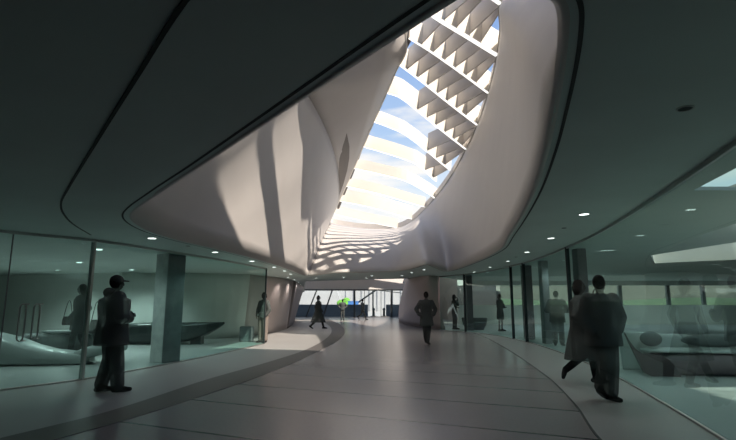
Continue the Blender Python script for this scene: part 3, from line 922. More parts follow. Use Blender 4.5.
# outside the entrance
bm = bmesh.new(); box(bm, (0, 90, -0.2), (160, 74, 0.2)); struct('ground', bm, M['paving'], 'pale paving outside the entrance', 'ground')
bm = bmesh.new(); box(bm, (60, 10, -0.35), (60, 160, 0.2)); struct('ground_lawn', bm, M['grass'], 'green lawn outside the lounge windows', 'lawn')
def tagged(name, bm, m, label, cat, group=None, smooth=False):
    return tag(link(name, bm, M[m], None, smooth), label, cat, group)
a = D(270, 304.5, 58); b = D(368, 304.5, 58)
bm = bmesh.new(); box(bm, ((a.x + b.x) / 2, 58, a.z / 2 - 0.05), (b.x - a.x, 0.4, a.z + 0.1)); tagged('garden_wall', bm, 'slate', 'low slate blue wall outside, running left of the entrance', 'wall')
a = D(386, 304.5, 58); b = D(412, 304.5, 58)
bm = bmesh.new(); box(bm, ((a.x + b.x) / 2, 58, a.z / 2 - 0.05), (b.x - a.x, 0.4, a.z + 0.1)); tagged('garden_wall', bm, 'slate', 'short slate blue wall outside, on the right of the entrance', 'wall')
# pale building wing seen through the left panes
bm = bmesh.new()
a = D(255, 300, 75); b = D(333, 300, 75); c = D(345, 300, 75)
hexa(bm, [Vector((a.x, 75, -0.1)), Vector((c.x, 75, -0.1)), Vector((c.x, 80, -0.1)), Vector((a.x, 80, -0.1)), Vector((a.x, 75, 9)), Vector((b.x - 1.5, 75, 9)), Vector((b.x - 1.5, 80, 9)), Vector((a.x, 80, 9))])
tagged('building_wing', bm, 'outside_white', 'pale building with a slanting end seen through the left entrance panes', 'building')
bm = bmesh.new()
a = D(318, 300, 100); b = D(430, 300, 100)
box(bm, ((a.x + b.x) / 2, 104, 4.4), (b.x - a.x, 8, 9))
for k in range(14):
    x = a.x + 1 + k * (b.x - a.x - 2) / 13
    box(bm, (x, 99.9, 4.4), (0.25, 0.3, 9))
tagged('far_building', bm, 'outside_white', 'pale building with thin upright ribs far behind the right entrance panes', 'building')
t = thing('lattice_mast', 'thin dark upright mast with a diagonal stay outside the right entrance panes', 'mast', (D(373, 314, 60).x, 60, -0.1))
o0 = Vector((D(373, 314, 60).x, 60, -0.1))
bm = bmesh.new(); tube(bm, [Vector((0, 0, 0)), Vector((0, 0, D(373, 289, 60).z + 0.1))], 0.09, 8); link('post', bm, M['dark_steel'], t)
bm = bmesh.new(); tube(bm, [D(358, 302.5, 60) - o0, D(376, 290, 60) - o0], 0.10, 8); link('stay', bm, M['dark_steel'], t)
bm = bmesh.new(); tube(bm, [D(376, 290, 60) - o0, D(410, 294, 60) - o0], 0.05, 8); link('cable', bm, M['dark_steel'], t)
for px, nm in ((373.6, 'left'), (384, 'right')):
    p = G(px, 313.8); p = Vector((D(px, 311, 57).x, 57, -0.1)); bm = bmesh.new()
    tube(bm, [(0, 0, 0), (0, 0, 0.12), (0, 0, 0.13), (0, 0, 0.75), (0, 0, 0.85), (0, 0, 1.0)], [0.3, 0.3, 0.14, 0.12, 0.18, 0.1], 12)
    o = tagged('bollard', bm, 'dark_steel', 'small dark bollard outside the entrance, the %s one' % nm, 'bollard', 'bollards outside'); o.location = p
# hedge and blue panel
bm = bmesh.new()
a = D(336, 303, 62); b = D(358, 303, 62)
for k in range(26):
    r = random.uniform(0.35, 0.6); x = random.uniform(a.x + 0.3, b.x - 0.3)
    bmesh.ops.create_icosphere(bm, subdivisions=2, radius=r, matrix=Matrix.Translation((x, 61.2 + random.uniform(-.3, .3), random.uniform(0.2, 1.45 if x > -2.6 else 1.75))))
for v in bm.verts: v.co += Vector((random.uniform(-.05, .05), random.uniform(-.05, .05), random.uniform(-.05, .05)))
tagged('hedge', bm, 'hedge', 'bright green clipped hedge outside behind the standing man', 'hedge')
a = D(348, 306, 59); b = D(358.5, 301.5, 59)
bm = bmesh.new(); box(bm, ((a.x + b.x) / 2, 59.2, b.z / 2), (b.x - a.x, 0.25, b.z)); box(bm, ((a.x + b.x) / 2, 59.2, b.z + 0.02), (b.x - a.x + 0.1, 0.32, 0.06))
tagged('blue_hoarding', bm, 'blue', 'bright blue low panel outside beside the green hedge', 'panel')

# ------------------------------------------------------------------ lounge behind the right glass: far window wall, sloping ceiling
wr = thing('window_3', 'long low window band with a green lawn view at the back of the lounge', 'window', kind='structure')
WY = 33.5
zt_, zb_ = D(700, 285.5, WY).z, D(700, 305, WY).z
bm = bmesh.new(); box(bm, (18, WY, zb_ / 2), (24, 0.25, zb_)); link('lower_wall', bm, M['room_wall'], wr)
bm = bmesh.new(); box(bm, (18, WY, (zt_ + 3.0) / 2), (24, 0.25, 3.0 - zt_)); link('upper_wall', bm, M['room_wall'], wr)
for px in (575, 620, 668, 703, 740, 790):
    x = D(px, 295, WY).x; bm = bmesh.new(); box(bm, (x, WY, (zb_ + zt_) / 2), (0.22, 0.2, zt_ - zb_)); link('mullion', bm, M['mullion'], wr)
bm = bmesh.new(); box(bm, (18, WY, (zb_ + zt_) / 2), (24, 0.02, zt_ - zb_)); link('pane', bm, M['clear'], wr)
bm = bmesh.new()
box(bm, (40, 60, -0.25), (90, 50, 0.2)); struct('ground_field', bm, M['grass'], 'green field beyond the lounge windows', 'lawn')
bm = bmesh.new()
rows = [[(x, y, z + 0.25 * math.sin(x * 0.21 + y)) for x in range(12, 86, 3)] for y, z in ((44, -0.4), (50, 0.7), (56, 1.5), (62, 1.9), (68, 1.6), (72, -0.6))]
loft(bm, rows)
struct('ground_berm', bm, M['grass'], 'low grassy bank beyond the lounge windows', 'lawn', True)
bm = bmesh.new(); box(bm, (50, 78, 2.5), (70, 6, 5.4)); bmesh.ops.bevel(bm, geom=list(bm.edges), offset=0.2, segments=1, affect='EDGES')
tagged('long_building', bm, 'brown_out', 'long low beige building across the lawn beyond the lounge windows', 'building')
edge = [(9.2, 12.0), (9.0, 15.8), (11, 19), (13, 17.4), (20, 13.4)]
bm = bmesh.new(); loft(bm, [[(x, y, 2.88) for x, y in edge], [(x, y + 0.3, 4.0) for x, y in edge]])
thick(struct('wall_lounge_slope', bm, M['shell'], 'pale upstand wall above the lounge ceiling opening, lit by a streak of sun'), 0.1)
bm = poly([(9.0, 11.5), (9.1, 14.8), (11.2, 17.6), (13.1, 16.3), (20.4, 12.2), (20.4, 7.0), (12.5, 7.0)], 4.25, 0.15)  # slab added to keep sun off the lounge floor, not the upstand
struct('lounge_shade_slab', bm, M['shell'], 'pale slab added over the lounge opening to shade the floor, open beside the upstand wall', 'ceiling')
# ------------------------------------------------------------------ furniture
def loft_body(sections, closed_ends=True, n=24, sub=2):
    """sections: list of closed point loops (equal counts) -> smooth body"""
    bm = bmesh.new()
    vr = loft(bm, sections, closed=True)
    if closed_ends:
        bm.faces.new(list(reversed(vr[0]))); bm.faces.new(vr[-1])
    bmesh.ops.recalc_face_normals(bm, faces=bm.faces)
    return bm
def rrect(w, h, cx=0, cz=0, k=4.0, n=20, skew=0.0):   # superellipse loop in x-z
    pts = []
    for i in range(n):
        a = 2 * math.pi * i / n
        c, s_ = math.cos(a), math.sin(a)
        x = math.copysign(abs(c) ** (2 / k), c) * w / 2; z = math.copysign(abs(s_) ** (2 / k), s_) * h / 2
        pts.append((cx + x + skew * (z / h + 0.5), cz + z))
    return pts
# white sculpted bench (left room): swooping long seat with raised rounded end and a cantilevered arm
wb = thing('sculpted_bench', 'white swooping sculpted bench behind the left glass door', 'bench', (-6.75, 11.6, 0.012), R(8))
secs = []
prof = [(-2.1, 0.50, 0.70), (-1.95, 0.66, 0.84), (-1.6, 0.70, 0.86), (-1.2, 0.60, 0.82), (-0.8, 0.44, 0.78), (-0.4, 0.33, 0.74), (0.0, 0.28, 0.70), (0.3, 0.27, 0.62), (0.42, 0.22, 0.5)]
for x, h, d in prof:
    secs.append([(x, y, z + h / 2) for y, z in rrect(d, h, 0, 0, 4.5, 20)])
link('seat', loft_body(secs), M['white_couch'], wb, True)
secs = []
for x, z0, h, d in [(0.15, 0.03, 0.27, 0.60), (0.4, 0.12, 0.27, 0.60), (0.65, 0.19, 0.27, 0.60), (0.9, 0.23, 0.26, 0.58), (1.06, 0.25, 0.22, 0.55), (1.12, 0.28, 0.14, 0.5)]:
    secs.append([(x, y, z + z0 + h / 2) for y, z in rrect(d, h, 0, 0, 4.5, 20)])
link('arm', loft_body(secs), M['white_couch'], wb, True)
# dark rounded lounge with white top behind
db = thing('reception_desk', 'dark rounded desk with a white top just behind the white bench', 'desk', (-8.25, 13.5, 0.012), R(5))
secs = []
for z, w, d in [(0.0, 1.6, 0.8), (0.15, 1.75, 0.9), (0.35, 1.8, 0.95), (0.5, 1.7, 0.85), (0.56, 1.6, 0.7)]:
    secs.append([(x, y, z) for x, y in rrect(w, d, -0.1 * z, 0, 2.6, 28)])
link('body', loft_body(secs), M['grey_couch'], db, True)
secs = []
for z, w, d in [(0.561, 1.2, 0.62), (0.60, 1.5, 0.72), (0.64, 1.55, 0.74)]:
    secs.append([(x + 0.35, y, z) for x, y in rrect(w, d, 0, 0, 2.6, 28)])
link('desk_top', loft_body(secs), M['white_couch'], db, True)
# long dark bench with pointed end
lb = thing('boat_bench', 'long black boat shaped counter with a pointed right end behind the concrete column', 'counter', (0, 0, 0.012))
a = Vector((-9.5, 17.6, 0)); b = Vector((-5.0, 17.2, 0)); dx = (b - a).normalized(); dy = Vector((-dx.y, dx.x, 0))
secs = []
LN = (b - a).length
for s_, zb0, zt0, d in [(0.0, 0.0, 0.30, 0.5), (0.25, 0.0, 0.52, 0.9), (0.8, 0.0, 0.66, 1.1), (1.8, 0.0, 0.70, 1.15), (2.8, 0.02, 0.71, 1.1), (3.5, 0.10, 0.72, 0.9), (4.0, 0.30, 0.73, 0.6), (4.4, 0.52, 0.735, 0.3), (4.62, 0.66, 0.735, 0.08)]:
    h = zt0 - zb0
    secs.append([tuple(a + dx * s_ + dy * y + Vector((0, 0, zb0 + h / 2 + z))) for y, z in rrect(d, h, 0, 0, 6, 20)])
link('body', loft_body(secs), M['dark_couch'], lb, False)
bm = bmesh.new(); c = a + dx * 3.7; box(bm, (c.x, c.y, 0.15), (0.35, 0.35, 0.30)); link('foot', bm, M['dark_couch'], lb)
# lounge couch (right)
cr_ = thing('lounge_couch', 'long sculpted couch with pointed mauve side and pale seat behind the right glass', 'sofa', (0, 0, 0.012))
ca = G(655, 377); cdir = Vector((0.985, -0.17, 0)); cper = Vector((0.17, 0.985, 0))
side = [(-0.46, 0.80), (-0.40, 0.66), (-0.30, 0.50), (-0.18, 0.41), (0.0, 0.39), (0.17, 0.38), (0.27, 0.31), (0.36, 0.20), (0.44, 0.05), (0.46, 0.0), (0.2, 0.0), (-0.05, 0.0), (-0.17, 0.06), (-0.25, 0.25), (-0.33, 0.45)]
def side_loop(depth, grow=0.0, xs=0.0):
    return [tuple(ca + cdir * (x * (1 + grow) + xs) + cper * depth + Vector((0, 0, z * (1 + grow)))) for x, z in side]
bm = loft_body([side_loop(0.0), side_loop(0.10)])
link('side_panel', bm, M['panel'], cr_)
# seat body running to the right
bm = bmesh.new()
secs = []
for s_, yb, h, d in [(0.05, 0.16, 0.38, 0.8), (0.3, 0.12, 0.41, 0.95), (0.9, 0.10, 0.43, 1.05), (1.8, 0.10, 0.42, 1.05), (2.8, 0.10, 0.40, 1.0), (3.6, 0.10, 0.36, 0.9), (4.2, 0.12, 0.28, 0.7)]:
    c = ca + cdir * (s_ + 0.1) + cper * (yb + d / 2)
    secs.append([tuple(c + cper * y + Vector((0, 0, h / 2 + z))) for y, z in rrect(d, h, 0, 0, 5, 20)])
link('seat', loft_body(secs), M['mauve_couch'], cr_, True)
secs = []
for s_, h, th in [(-0.36, 0.76, 0.05), (0.1, 0.76, 0.14), (0.8, 0.72, 0.2), (1.8, 0.66, 0.2), (2.8, 0.58, 0.2), (3.6, 0.50, 0.16), (4.2, 0.42, 0.08)]:
    c = ca + cdir * (s_ + 0.1) + cper * 0.95
    secs.append([tuple(c + cper * y + Vector((0, 0, h / 2 + z))) for y, z in rrect(th, h, 0, 0, 5, 20, skew=0.18)])
link('backrest', loft_body(secs), M['white_couch'], cr_, True)
secs = []
for s_, d in [(-0.1, 0.55), (0.2, 0.85), (1.2, 0.95), (2.4, 0.92), (3.4, 0.85), (4.1, 0.6)]:
    c = ca + cdir * (s_ + 0.1) + cper * (0.10 + d / 2)
    secs.append([tuple(c + cper * y + Vector((0, 0, 0.44 + z))) for y, z in rrect(d, 0.06, 0, 0, 4, 20)])
link('seat_pad', loft_body(secs), M['white_couch'], cr_, True)
for (s_, w, hh) in ((0.15, 0.42, 0.30), (1.35, 1.30, 0.26)):
    bm = bmesh.new(); bmesh.ops.create_uvsphere(bm, u_segments=24, v_segments=14, radius=1.0)
    for v in bm.verts: v.co = Vector((v.co.x * w / 2, v.co.y * 0.10, v.co.z * hh / 2))
    c = ca + cdir * (s_ + 0.1) + cper * 0.74
    o = link('bolster', bm, M['grey_couch'], None, True)
    o.location = (c.x, c.y, 0.012 + 0.49 + hh / 2); o.rotation_euler = (R(-14), 0, math.atan2(cdir.y, cdir.x))
    tag(o, ('small round' if w < 1 else 'long') + ' grey bolster cushion leaning on the couch behind the right glass', 'cushion', 'bolsters on the lounge couch')
# small distant lounge seats
def tub(loc, rz, label, w=1.3):
    t = thing('lounge_chair', label, 'chair', loc, rz, 'distant lounge chairs')
    secs = [[(x, y, z) for x, y in rrect(w * k, 0.7 * k2, 0, 0, 3.5, 20)] for z, k, k2 in ((0, 0.70, 0.8), (0.1, 0.78, 0.9), (0.30, 0.95, 1.0), (0.38, 0.98, 1.0), (0.40, 0.9, 0.9))]
    link('seat', loft_body(secs), M['grey_couch'], t, True)
    secs = [[(x, y + 0.28 + 0.1 * z, z) for x, y in rrect(w * k, 0.16, 0, 0, 3.5, 20)] for z, k in ((0.25, 0.9), (0.42, 1.0), (0.58, 1.05), (0.62, 1.0))]
    link('backrest', loft_body(secs), M['grey_couch'], t, True)
p = G(496, 332.5); tub((p.x - 0.5, p.y + 2.4, 0.012), R(-12), 'low dark lounge seat behind the standing woman in the right glass room')

# ------------------------------------------------------------------ people
def bake(bm, voxel, smooth_it=3):
    me = bpy.data.meshes.new('tmp'); bm.to_mesh(me); bm.free()
    o = bpy.data.objects.new('tmp', me); COL.objects.link(o)
    md = o.modifiers.new('r', 'REMESH'); md.mode = 'VOXEL'; md.voxel_size = voxel
    sm = o.modifiers.new('s', 'SMOOTH'); sm.iterations = smooth_it; sm.factor = 0.5
    dg = bpy.context.evaluated_depsgraph_get(); dg.update()
    out = bpy.data.meshes.new_from_object(o.evaluated_get(dg))
    bpy.data.objects.remove(o); bpy.data.meshes.remove(me)
    for p_ in out.polygons: p_.use_smooth = True
    return out
def ball(bm, c, r, s=(1, 1, 1), rot=None, seg=12):
    m_ = Matrix.Translation(Vector(c))
    if rot: m_ = m_ @ rot.to_4x4()
    m_ = m_ @ Matrix.Diagonal((r * s[0], r * s[1], r * s[2], 1))
    bmesh.ops.create_uvsphere(bm, u_segments=seg, v_segments=max(6, seg * 2 // 3), radius=1.0, matrix=m_)
def limb(bm, a, ra, b, rb_, seg=12, over=False):
    a = Vector(a); b = Vector(b)
    tube(bm, [a, b], [ra, rb_], seg); ball(bm, a, ra, seg=seg); ball(bm, b, rb_, seg=seg)
def rings(bm, rr, seg=20):          # rr: (cx, cy, cz, rx, ry)
    rows = [[(cx + rx * math.cos(2 * math.pi * k / seg), cy + ry * math.sin(2 * math.pi * k / seg), cz) for k in range(seg)] for cx, cy, cz, rx, ry in rr]
    vr = loft(bm, rows, closed=True)
    bm.faces.new(list(reversed(vr[0]))); bm.faces.new(vr[-1])
    bmesh.ops.recalc_face_normals(bm, faces=bm.faces)

def hand(bm, wrist, elbow, side, curl=0.5, k=1.0):
    """palm, four fingers and a thumb continuing the forearm"""
    w = Vector(wrist); d = (w - Vector(elbow)).normalized()
    out = Vector((side, 0, 0)); fw = Vector((0, 1, 0))
    nrm = (out - d * out.dot(d)).normalized()         # back of the hand faces outwards
    wid = d.cross(nrm).normalized()
    if wid.y < 0: wid = -wid
    pc = w + d * 0.045 * k
    limb(bm, w + d * 0.005, 0.024 * k, w + d * 0.075 * k + wid * 0.018 * k, 0.020 * k)
    limb(bm, w + d * 0.005, 0.022 * k, w + d * 0.075 * k - wid * 0.018 * k, 0.020 * k)
    for j, (off_, ln) in enumerate(((0.032, 0.072), (0.011, 0.082), (-0.011, 0.076), (-0.031, 0.058))):
        r0_ = w + d * 0.075 * k + wid * off_ * k
        d1 = (d - nrm * curl * 0.5).normalized(); d2 = (d - nrm * curl * 1.4).normalized()
        m1 = r0_ + d1 * ln * 0.5 * k; m2 = m1 + d2 * ln * 0.5 * k
        limb(bm, r0_, 0.010 * k, m1, 0.009 * k, 8); limb(bm, m1, 0.009 * k, m2, 0.0075 * k, 8)
    t0 = w + d * 0.025 * k + wid * 0.028 * k
    t1 = t0 + (d * 0.5 + wid * 0.9 - nrm * 0.3).normalized() * 0.04 * k
    t2 = t1 + (d * 0.9 + wid * 0.3 - nrm * 0.5).normalized() * 0.03 * k
    limb(bm, t0, 0.013 * k, t1, 0.011 * k, 8); limb(bm, t1, 0.011 * k, t2, 0.009 * k, 8)

_pm = {}
def pmat(kind, tr):
    key = (kind, tr)
    if key not in _pm:
        c = {'skin': (0.055, 0.048, 0.045), 'coat': (0.08, 0.092, 0.09), 'coat2': (0.085, 0.085, 0.085), 'trouser': (0.07, 0.08, 0.078), 'hair': (0.018, 0.016, 0.015), 'shoe': (0.012, 0.013, 0.013), 'eye': (0.02, 0.02, 0.02), 'beige': (0.22, 0.19, 0.17)}[kind]
        _pm[key] = mat('figure_%s_%d' % (kind, int(tr * 100)), c, 0.85, transp=min(tr + 0.25, 0.93) if kind == 'skin' else tr, spec=0.08)
    return _pm[key]

def person(loc, rz, label, P, group=None):
    """P: pose and dress. Local frame: +y is where the person faces, +x their right."""
    tr = P.get('tr', 0.45); vx = P.get('voxel', 0.014); sc = P.get('scale', 1.0)
    t = thing('person', label, 'person', loc, rz, group); t.scale = (sc, sc, sc)
    lean = P.get('lean', 0.0); fem = P.get('female', False)
    sh = 0.175 if fem else 0.20; hipw = 0.085; wx = 0.125 if fem else 0.15
    zs = 1.43
    def L_(p):            # lean the upper body forward about the hips
        p = Vector(p)
        if p.z > 0.9: p.y += (p.z - 0.9) * lean
        return p
    hd = L_((0, 0.015, 1.645)); yaw = P.get('yaw', 0.0); nod = P.get('nod', 0.0)
    Rh = Matrix.Rotation(yaw, 3, 'Z') @ Matrix.Rotation(-nod, 3, 'X')
    arms = P['arms']; legs = P['legs']
    hipz = P.get('hipz', 0.92)
    bm = bmesh.new()
    # trunk
    rr = [(0, 0, hipz - 0.10, 0.10, 0.09), (0, 0, hipz - 0.03, 0.155, 0.105), (0, 0, hipz + 0.05, 0.16, 0.11), (0, 0, 1.08, wx, 0.095), (0, 0, 1.25, sh - 0.035, 0.115), (0, 0, 1.38, sh - 0.02, 0.11), (0, 0, 1.45, sh - 0.05, 0.085), (0, 0, 1.49, 0.07, 0.06)]
    rr = [(x + L_((0, 0, z)).x, L_((0, y, z)).y, z, a_, b_) for x, y, z, a_, b_ in rr]
    rings(bm, rr)
    limb(bm, L_((0, 0, 1.45)), 0.058, hd + Vector((0, -0.012, -0.07)), 0.052)
    ball(bm, hd, 0.1, (0.76, 0.95, 1.12), Rh, 16)
    ball(bm, hd + Rh @ Vector((0, 0.035, -0.055)), 0.055, (0.95, 0.95, 0.95), Rh)     # jaw
    ball(bm, hd + Rh @ Vector((0, 0.098, -0.015)), 0.016, (0.8, 1.0, 1.5), Rh, 8)      # nose
    for s_ in (-1, 1):
        ball(bm, hd + Rh @ Vector((s_ * 0.078, -0.005, -0.01)), 0.026, (0.4, 0.8, 1.2), Rh, 8)   # ears
    for s_, (el, wr_) in zip((-1, 1), arms):
        shd = L_((s_ * sh * 0.94, 0, zs - 0.02)); 
        limb(bm, shd, 0.052, el, 0.040); limb(bm, el, 0.040, wr_, 0.027)
        hand(bm, wr_, el, s_, P.get('curl', 0.6), 0.95)
    for s_, (kn, an, toe) in zip((-1, 1), legs):
        hp = Vector((s_ * hipw, 0, hipz - 0.02))
        limb(bm, hp, 0.085, kn, 0.056); limb(bm, kn, 0.056, an, 0.038)
        limb(bm, an, 0.036, Vector(an) + (Vector(toe) - Vector(an)) * 0.9, 0.026)
    me = bake(bm, vx)
    me.materials.append(pmat('skin', tr)); b_o = bpy.data.objects.new('body', me); COL.objects.link(b_o); b_o.parent = t
    # eyes and mouth
    if P.get('face', True):
        for s_ in (-1, 1):
            bm = bmesh.new(); ball(bm, hd + Rh @ Vector((s_ * 0.030, 0.086, 0.008)), 0.011, (1.2, 0.6, 0.7), Rh, 8); link('eye', bm, pmat('eye', tr), t, True)
        bm = bmesh.new(); ball(bm, hd + Rh @ Vector((0, 0.087, -0.055)), 0.02, (1.1, 0.45, 0.3), Rh, 8); link('mouth', bm, pmat('eye', tr), t, True)
    # hair
    bm = bmesh.new()
    ball(bm, hd + Rh @ Vector((0, -0.018, 0.022)), 0.104, (0.82, 0.98, 1.08), Rh, 16)
    hl = P.get('hair', 0.0)
    if hl > 0:
        ball(bm, hd + Rh @ Vector((0, -0.045, -0.03)), 0.095, (0.95, 0.8, 1.15), Rh, 12)
        limb(bm, hd + Rh @ Vector((0, -0.05, -0.03)), 0.085, hd + Rh @ Vector((0, -0.06, -0.05 - hl)), 0.05)
    if P.get('bun'): ball(bm, hd + Rh @ Vector((0, -0.115, 0.03)), 0.05, (1, 1, 1), Rh, 10)
    # keep the face free: flatten the front of the cap of hair
    for v in bm.verts:
        q = Rh.inverted() @ (v.co - hd)
        if q.y > 0.045 and q.z < 0.075:
            q.y = 0.045 - (0.075 - q.z) * 0.25; v.co = hd + Rh @ q
    me = bake(bm, vx * 0.9, 2); me.materials.append(pmat('hair', tr)); o = bpy.data.objects.new('hair', me); COL.objects.link(o); o.parent = t
    if P.get('cap'):
        bm = bmesh.new()
        ball(bm, hd + Rh @ Vector((0, -0.012, 0.045)), 0.108, (0.86, 1.0, 0.80), Rh, 16)
        ball(bm, hd + Rh @ Vector((0, 0.115, 0.045)), 0.075, (0.85, 0.9, 0.16), Rh, 14)
        me = bake(bm, 0.009, 2); me.materials.append(pmat('coat', tr)); o = bpy.data.objects.new('cap', me); COL.objects.link(o); o.parent = t
    # trousers or bare legs, shoes
    legm = P.get('legs_mat', 'trouser')
    bm = bmesh.new()
    lk = P.get('leg_r', 0.0)
    if legm:
        rings(bm, [(0, 0, hipz - 0.13, 0.11, 0.10), (0, 0, hipz - 0.05, 0.172, 0.122), (0, 0, hipz + 0.06, 0.168, 0.12), (0, 0, 1.04, 0.155, 0.112)])
        for s_, (kn, an, toe) in zip((-1, 1), legs):
            hp = Vector((s_ * hipw, 0, hipz - 0.02)); kn = Vector(kn); an = Vector(an)
            limb(bm, hp, 0.098 + lk, kn, 0.072 + lk); limb(bm, kn, 0.072 + lk, kn.lerp(an, 0.93), 0.060 + lk)
        me = bake(bm, vx); me.materials.append(pmat(legm, tr)); o = bpy.data.objects.new('trousers', me); COL.objects.link(o); o.parent = t
    else: bm.free()
    for s_, (kn, an, toe) in zip((-1, 1), legs):
        an = Vector(an); toe = Vector(toe); bm = bmesh.new()
        hl_ = P.get('heel', 0.0)
        d = (toe - an); fl = Vector((d.x, d.y, 0)).normalized()
        heel = an - fl * 0.055 + Vector((0, 0, -0.045))
        if (an - toe).z > 0.13 or toe.z > 0.06: heel = an + (an - Vector(kn)).normalized() * 0.05 - d.normalized() * 0.04
        limb(bm, heel + Vector((0, 0, 0.0)), 0.040, heel.lerp(toe, 0.55), 0.045); limb(bm, heel.lerp(toe, 0.55), 0.045, toe, 0.032)
        limb(bm, an, 0.046, heel.lerp(toe, 0.2), 0.045)
        if P.get('boots'): limb(bm, an, 0.058, an.lerp(Vector(kn), 0.35), 0.066)
        me = bake(bm, vx * 0.9, 2)
        zmin = min(v.co.z for v in me.vertices)
        me.materials.append(pmat('shoe', tr)); o = bpy.data.objects.new('shoe', me); COL.objects.link(o); o.parent = t
    # jacket / coat / dress with sleeves
    hem = P.get('hem', 0.80); fl_ = P.get('flare', 0.02); cb = P.get('bulk', 0.02); hy = P.get('hem_y', 0.0); hx = P.get('hem_x', 0.0)
    bm = bmesh.new()
    rr = [(hx, hy, hem, 0.165 + fl_ + cb, 0.125 + fl_ + cb + P.get('hem_d', 0.0)), (hx * 0.6, hy * 0.6, (hem + hipz) / 2, 0.168 + fl_ * 0.6 + cb, 0.128 + fl_ * 0.6 + cb + P.get('hem_d', 0.0) * 0.5), (0, 0, hipz + 0.03, 0.170 + cb, 0.125 + cb),
          (0, 0, 1.10, wx + 0.015 + cb, 0.108 + cb), (0, 0, 1.26, sh - 0.015 + cb, 0.128 + cb), (0, 0, 1.39, sh + cb, 0.120 + cb), (0, 0, 1.46, sh - 0.035, 0.095), (0, 0, 1.505, 0.078, 0.072)]
    rr = [(x, L_((0, y, z)).y, z, a_, b_) for x, y, z, a_, b_ in rr]
    rings(bm, rr, 24)
    for s_, (el, wr_) in zip((-1, 1), arms):
        shd = L_((s_ * sh * 0.94, 0, zs - 0.02)); wr_ = Vector(wr_); el = Vector(el)
        if P.get('short_sleeve'):
            limb(bm, shd, 0.066 + cb / 2, shd.lerp(el, 0.6), 0.058 + cb / 2)
        else:
            limb(bm, shd, 0.066 + cb / 2, el, 0.056 + cb / 2); limb(bm, el, 0.056 + cb / 2, el.lerp(wr_, 0.93), 0.042 + cb / 3)
    if P.get('hood'):
        ball(bm, L_((0, -0.09, 1.50)), 0.10, (1.1, 0.9, 0.8))
    me = bake(bm, vx); me.materials.append(pmat(P.get('coat', 'coat'), tr))
    o = bpy.data.objects.new(P.get('coat_name', 'jacket'), me); COL.objects.link(o); o.parent = t
    return t

STAND = [((-0.10, 0.01, 0.50), (-0.11, -0.01, 0.09), (-0.14, 0.17, 0.035)), ((0.10, 0.01, 0.50), (0.11, -0.01, 0.09), (0.14, 0.17, 0.035))]
def walk(st=0.26, up=0.12):   # left leg in front, right leg trailing on its toes
    return [((-0.09, st * 0.62, 0.52), (-0.09, st, 0.10), (-0.10, st + 0.18, 0.04)), ((0.09, -st * 0.25, 0.49), (0.09, -st - 0.10, 0.09 + up), (0.09, -st + 0.02, 0.035))]
HANG = [((-0.27, -0.03, 1.16), (-0.27, 0.06, 0.92)), ((0.27, -0.03, 1.16), (0.27, 0.06, 0.92))]
SWING = [((-0.27, -0.12, 1.17), (-0.25, -0.10, 0.93)), ((0.27, 0.02, 1.16), (0.25, 0.17, 0.96))]
FOLD = [((-0.25, 0.06, 1.13), (0.08, 0.21, 1.17)), ((0.25, 0.06, 1.13), (-0.06, 0.23, 1.13))]
AKIMBO = [((-0.36, -0.06, 1.17), (-0.19, 0.04, 1.02)), ((0.36, -0.06, 1.17), (0.19, 0.04, 1.02))]
POCKET = [((-0.31, -0.08, 1.15), (-0.22, 0.08, 0.97)), ((0.31, -0.08, 1.15), (0.22, 0.08, 0.97))]
PHONE = [((-0.25, 0.02, 1.14), (-0.10, 0.22, 1.10)), ((0.24, 0.08, 1.22), (0.10, 0.13, 1.52))]
def ground(px, py, z=0.0):
    g = G(px, py); return (g.x, g.y, z)

# man with cap, facing right, in front of the left glass
g = ground(107, 392.5)
person(g, R(-48), 'person in a cap, hooded jacket and loose trousers standing with folded arms', dict(cap=True, hood=True, arms=[((-0.31, 0.04, 1.13), (0.02, 0.24, 1.15)), ((0.31, 0.04, 1.13), (-0.02, 0.25, 1.10))], legs=[((-0.10, 0.03, 0.50), (-0.11, -0.07, 0.09), (-0.12, 0.11, 0.035)), ((0.10, 0.07, 0.50), (0.11, 0.11, 0.09), (0.12, 0.29, 0.035))], hem=0.70, bulk=0.105, leg_r=0.04, tr=0.24, voxel=0.012, nod=0.06, scale=1.02))
# woman with bag behind the left glass
g = Vector((-7.30, 12.75, 0))
person((g.x, g.y, 0.012), R(100), 'person with hair to the collar, long jacket and shoulder bag, seen through the left glass', dict(female=True, hair=0.08, arms=[((-0.25, -0.06, 1.16), (-0.22, 0.12, 1.0)), ((0.24, -0.10, 1.18), (0.22, 0.06, 1.02))], legs=walk(0.12, 0.05), hem=0.66, flare=0.03, bulk=0.04, tr=0.4, voxel=0.016, scale=1.04))
def bag(loc, rz, w, h, d, strap, label, tr=0.4, sc=1.0):
    t = thing('shoulder_bag', label, 'bag', loc, rz)
    secs = [[(x, y, z) for x, y in rrect(w * k, d * k2, 0, 0, 3.5, 16)] for z, k, k2 in ((0, 0.86, 0.8), (0.03, 1.0, 1.0), (h * 0.6, 0.96, 0.9), (h, 0.82, 0.5))]
    link('pouch', loft_body(secs), pmat('shoe', tr), t, True)
    bm = bmesh.new(); pts = [(-w * 0.38, 0, h - 0.01)] + [(-w * 0.38 + w * 0.76 * k / 8, 0, h + strap * math.sin(math.pi * k / 8)) for k in range(1, 8)] + [(w * 0.38, 0, h - 0.01)]
    tube(bm, pts, 0.010, 8); link('strap', bm, pmat('shoe', tr), t, True)
    return t
bag((g.x + 0.42, g.y - 0.02, 0.62), R(75), 0.34, 0.34, 0.12, 0.45, 'dark shoulder bag hanging beside the person behind the left glass')
bag((g.x - 0.33, g.y + 0.05, 0.82), R(10), 0.26, 0.22, 0.10, 0.40, 'small dark handbag carried on the left by the person behind the left glass')
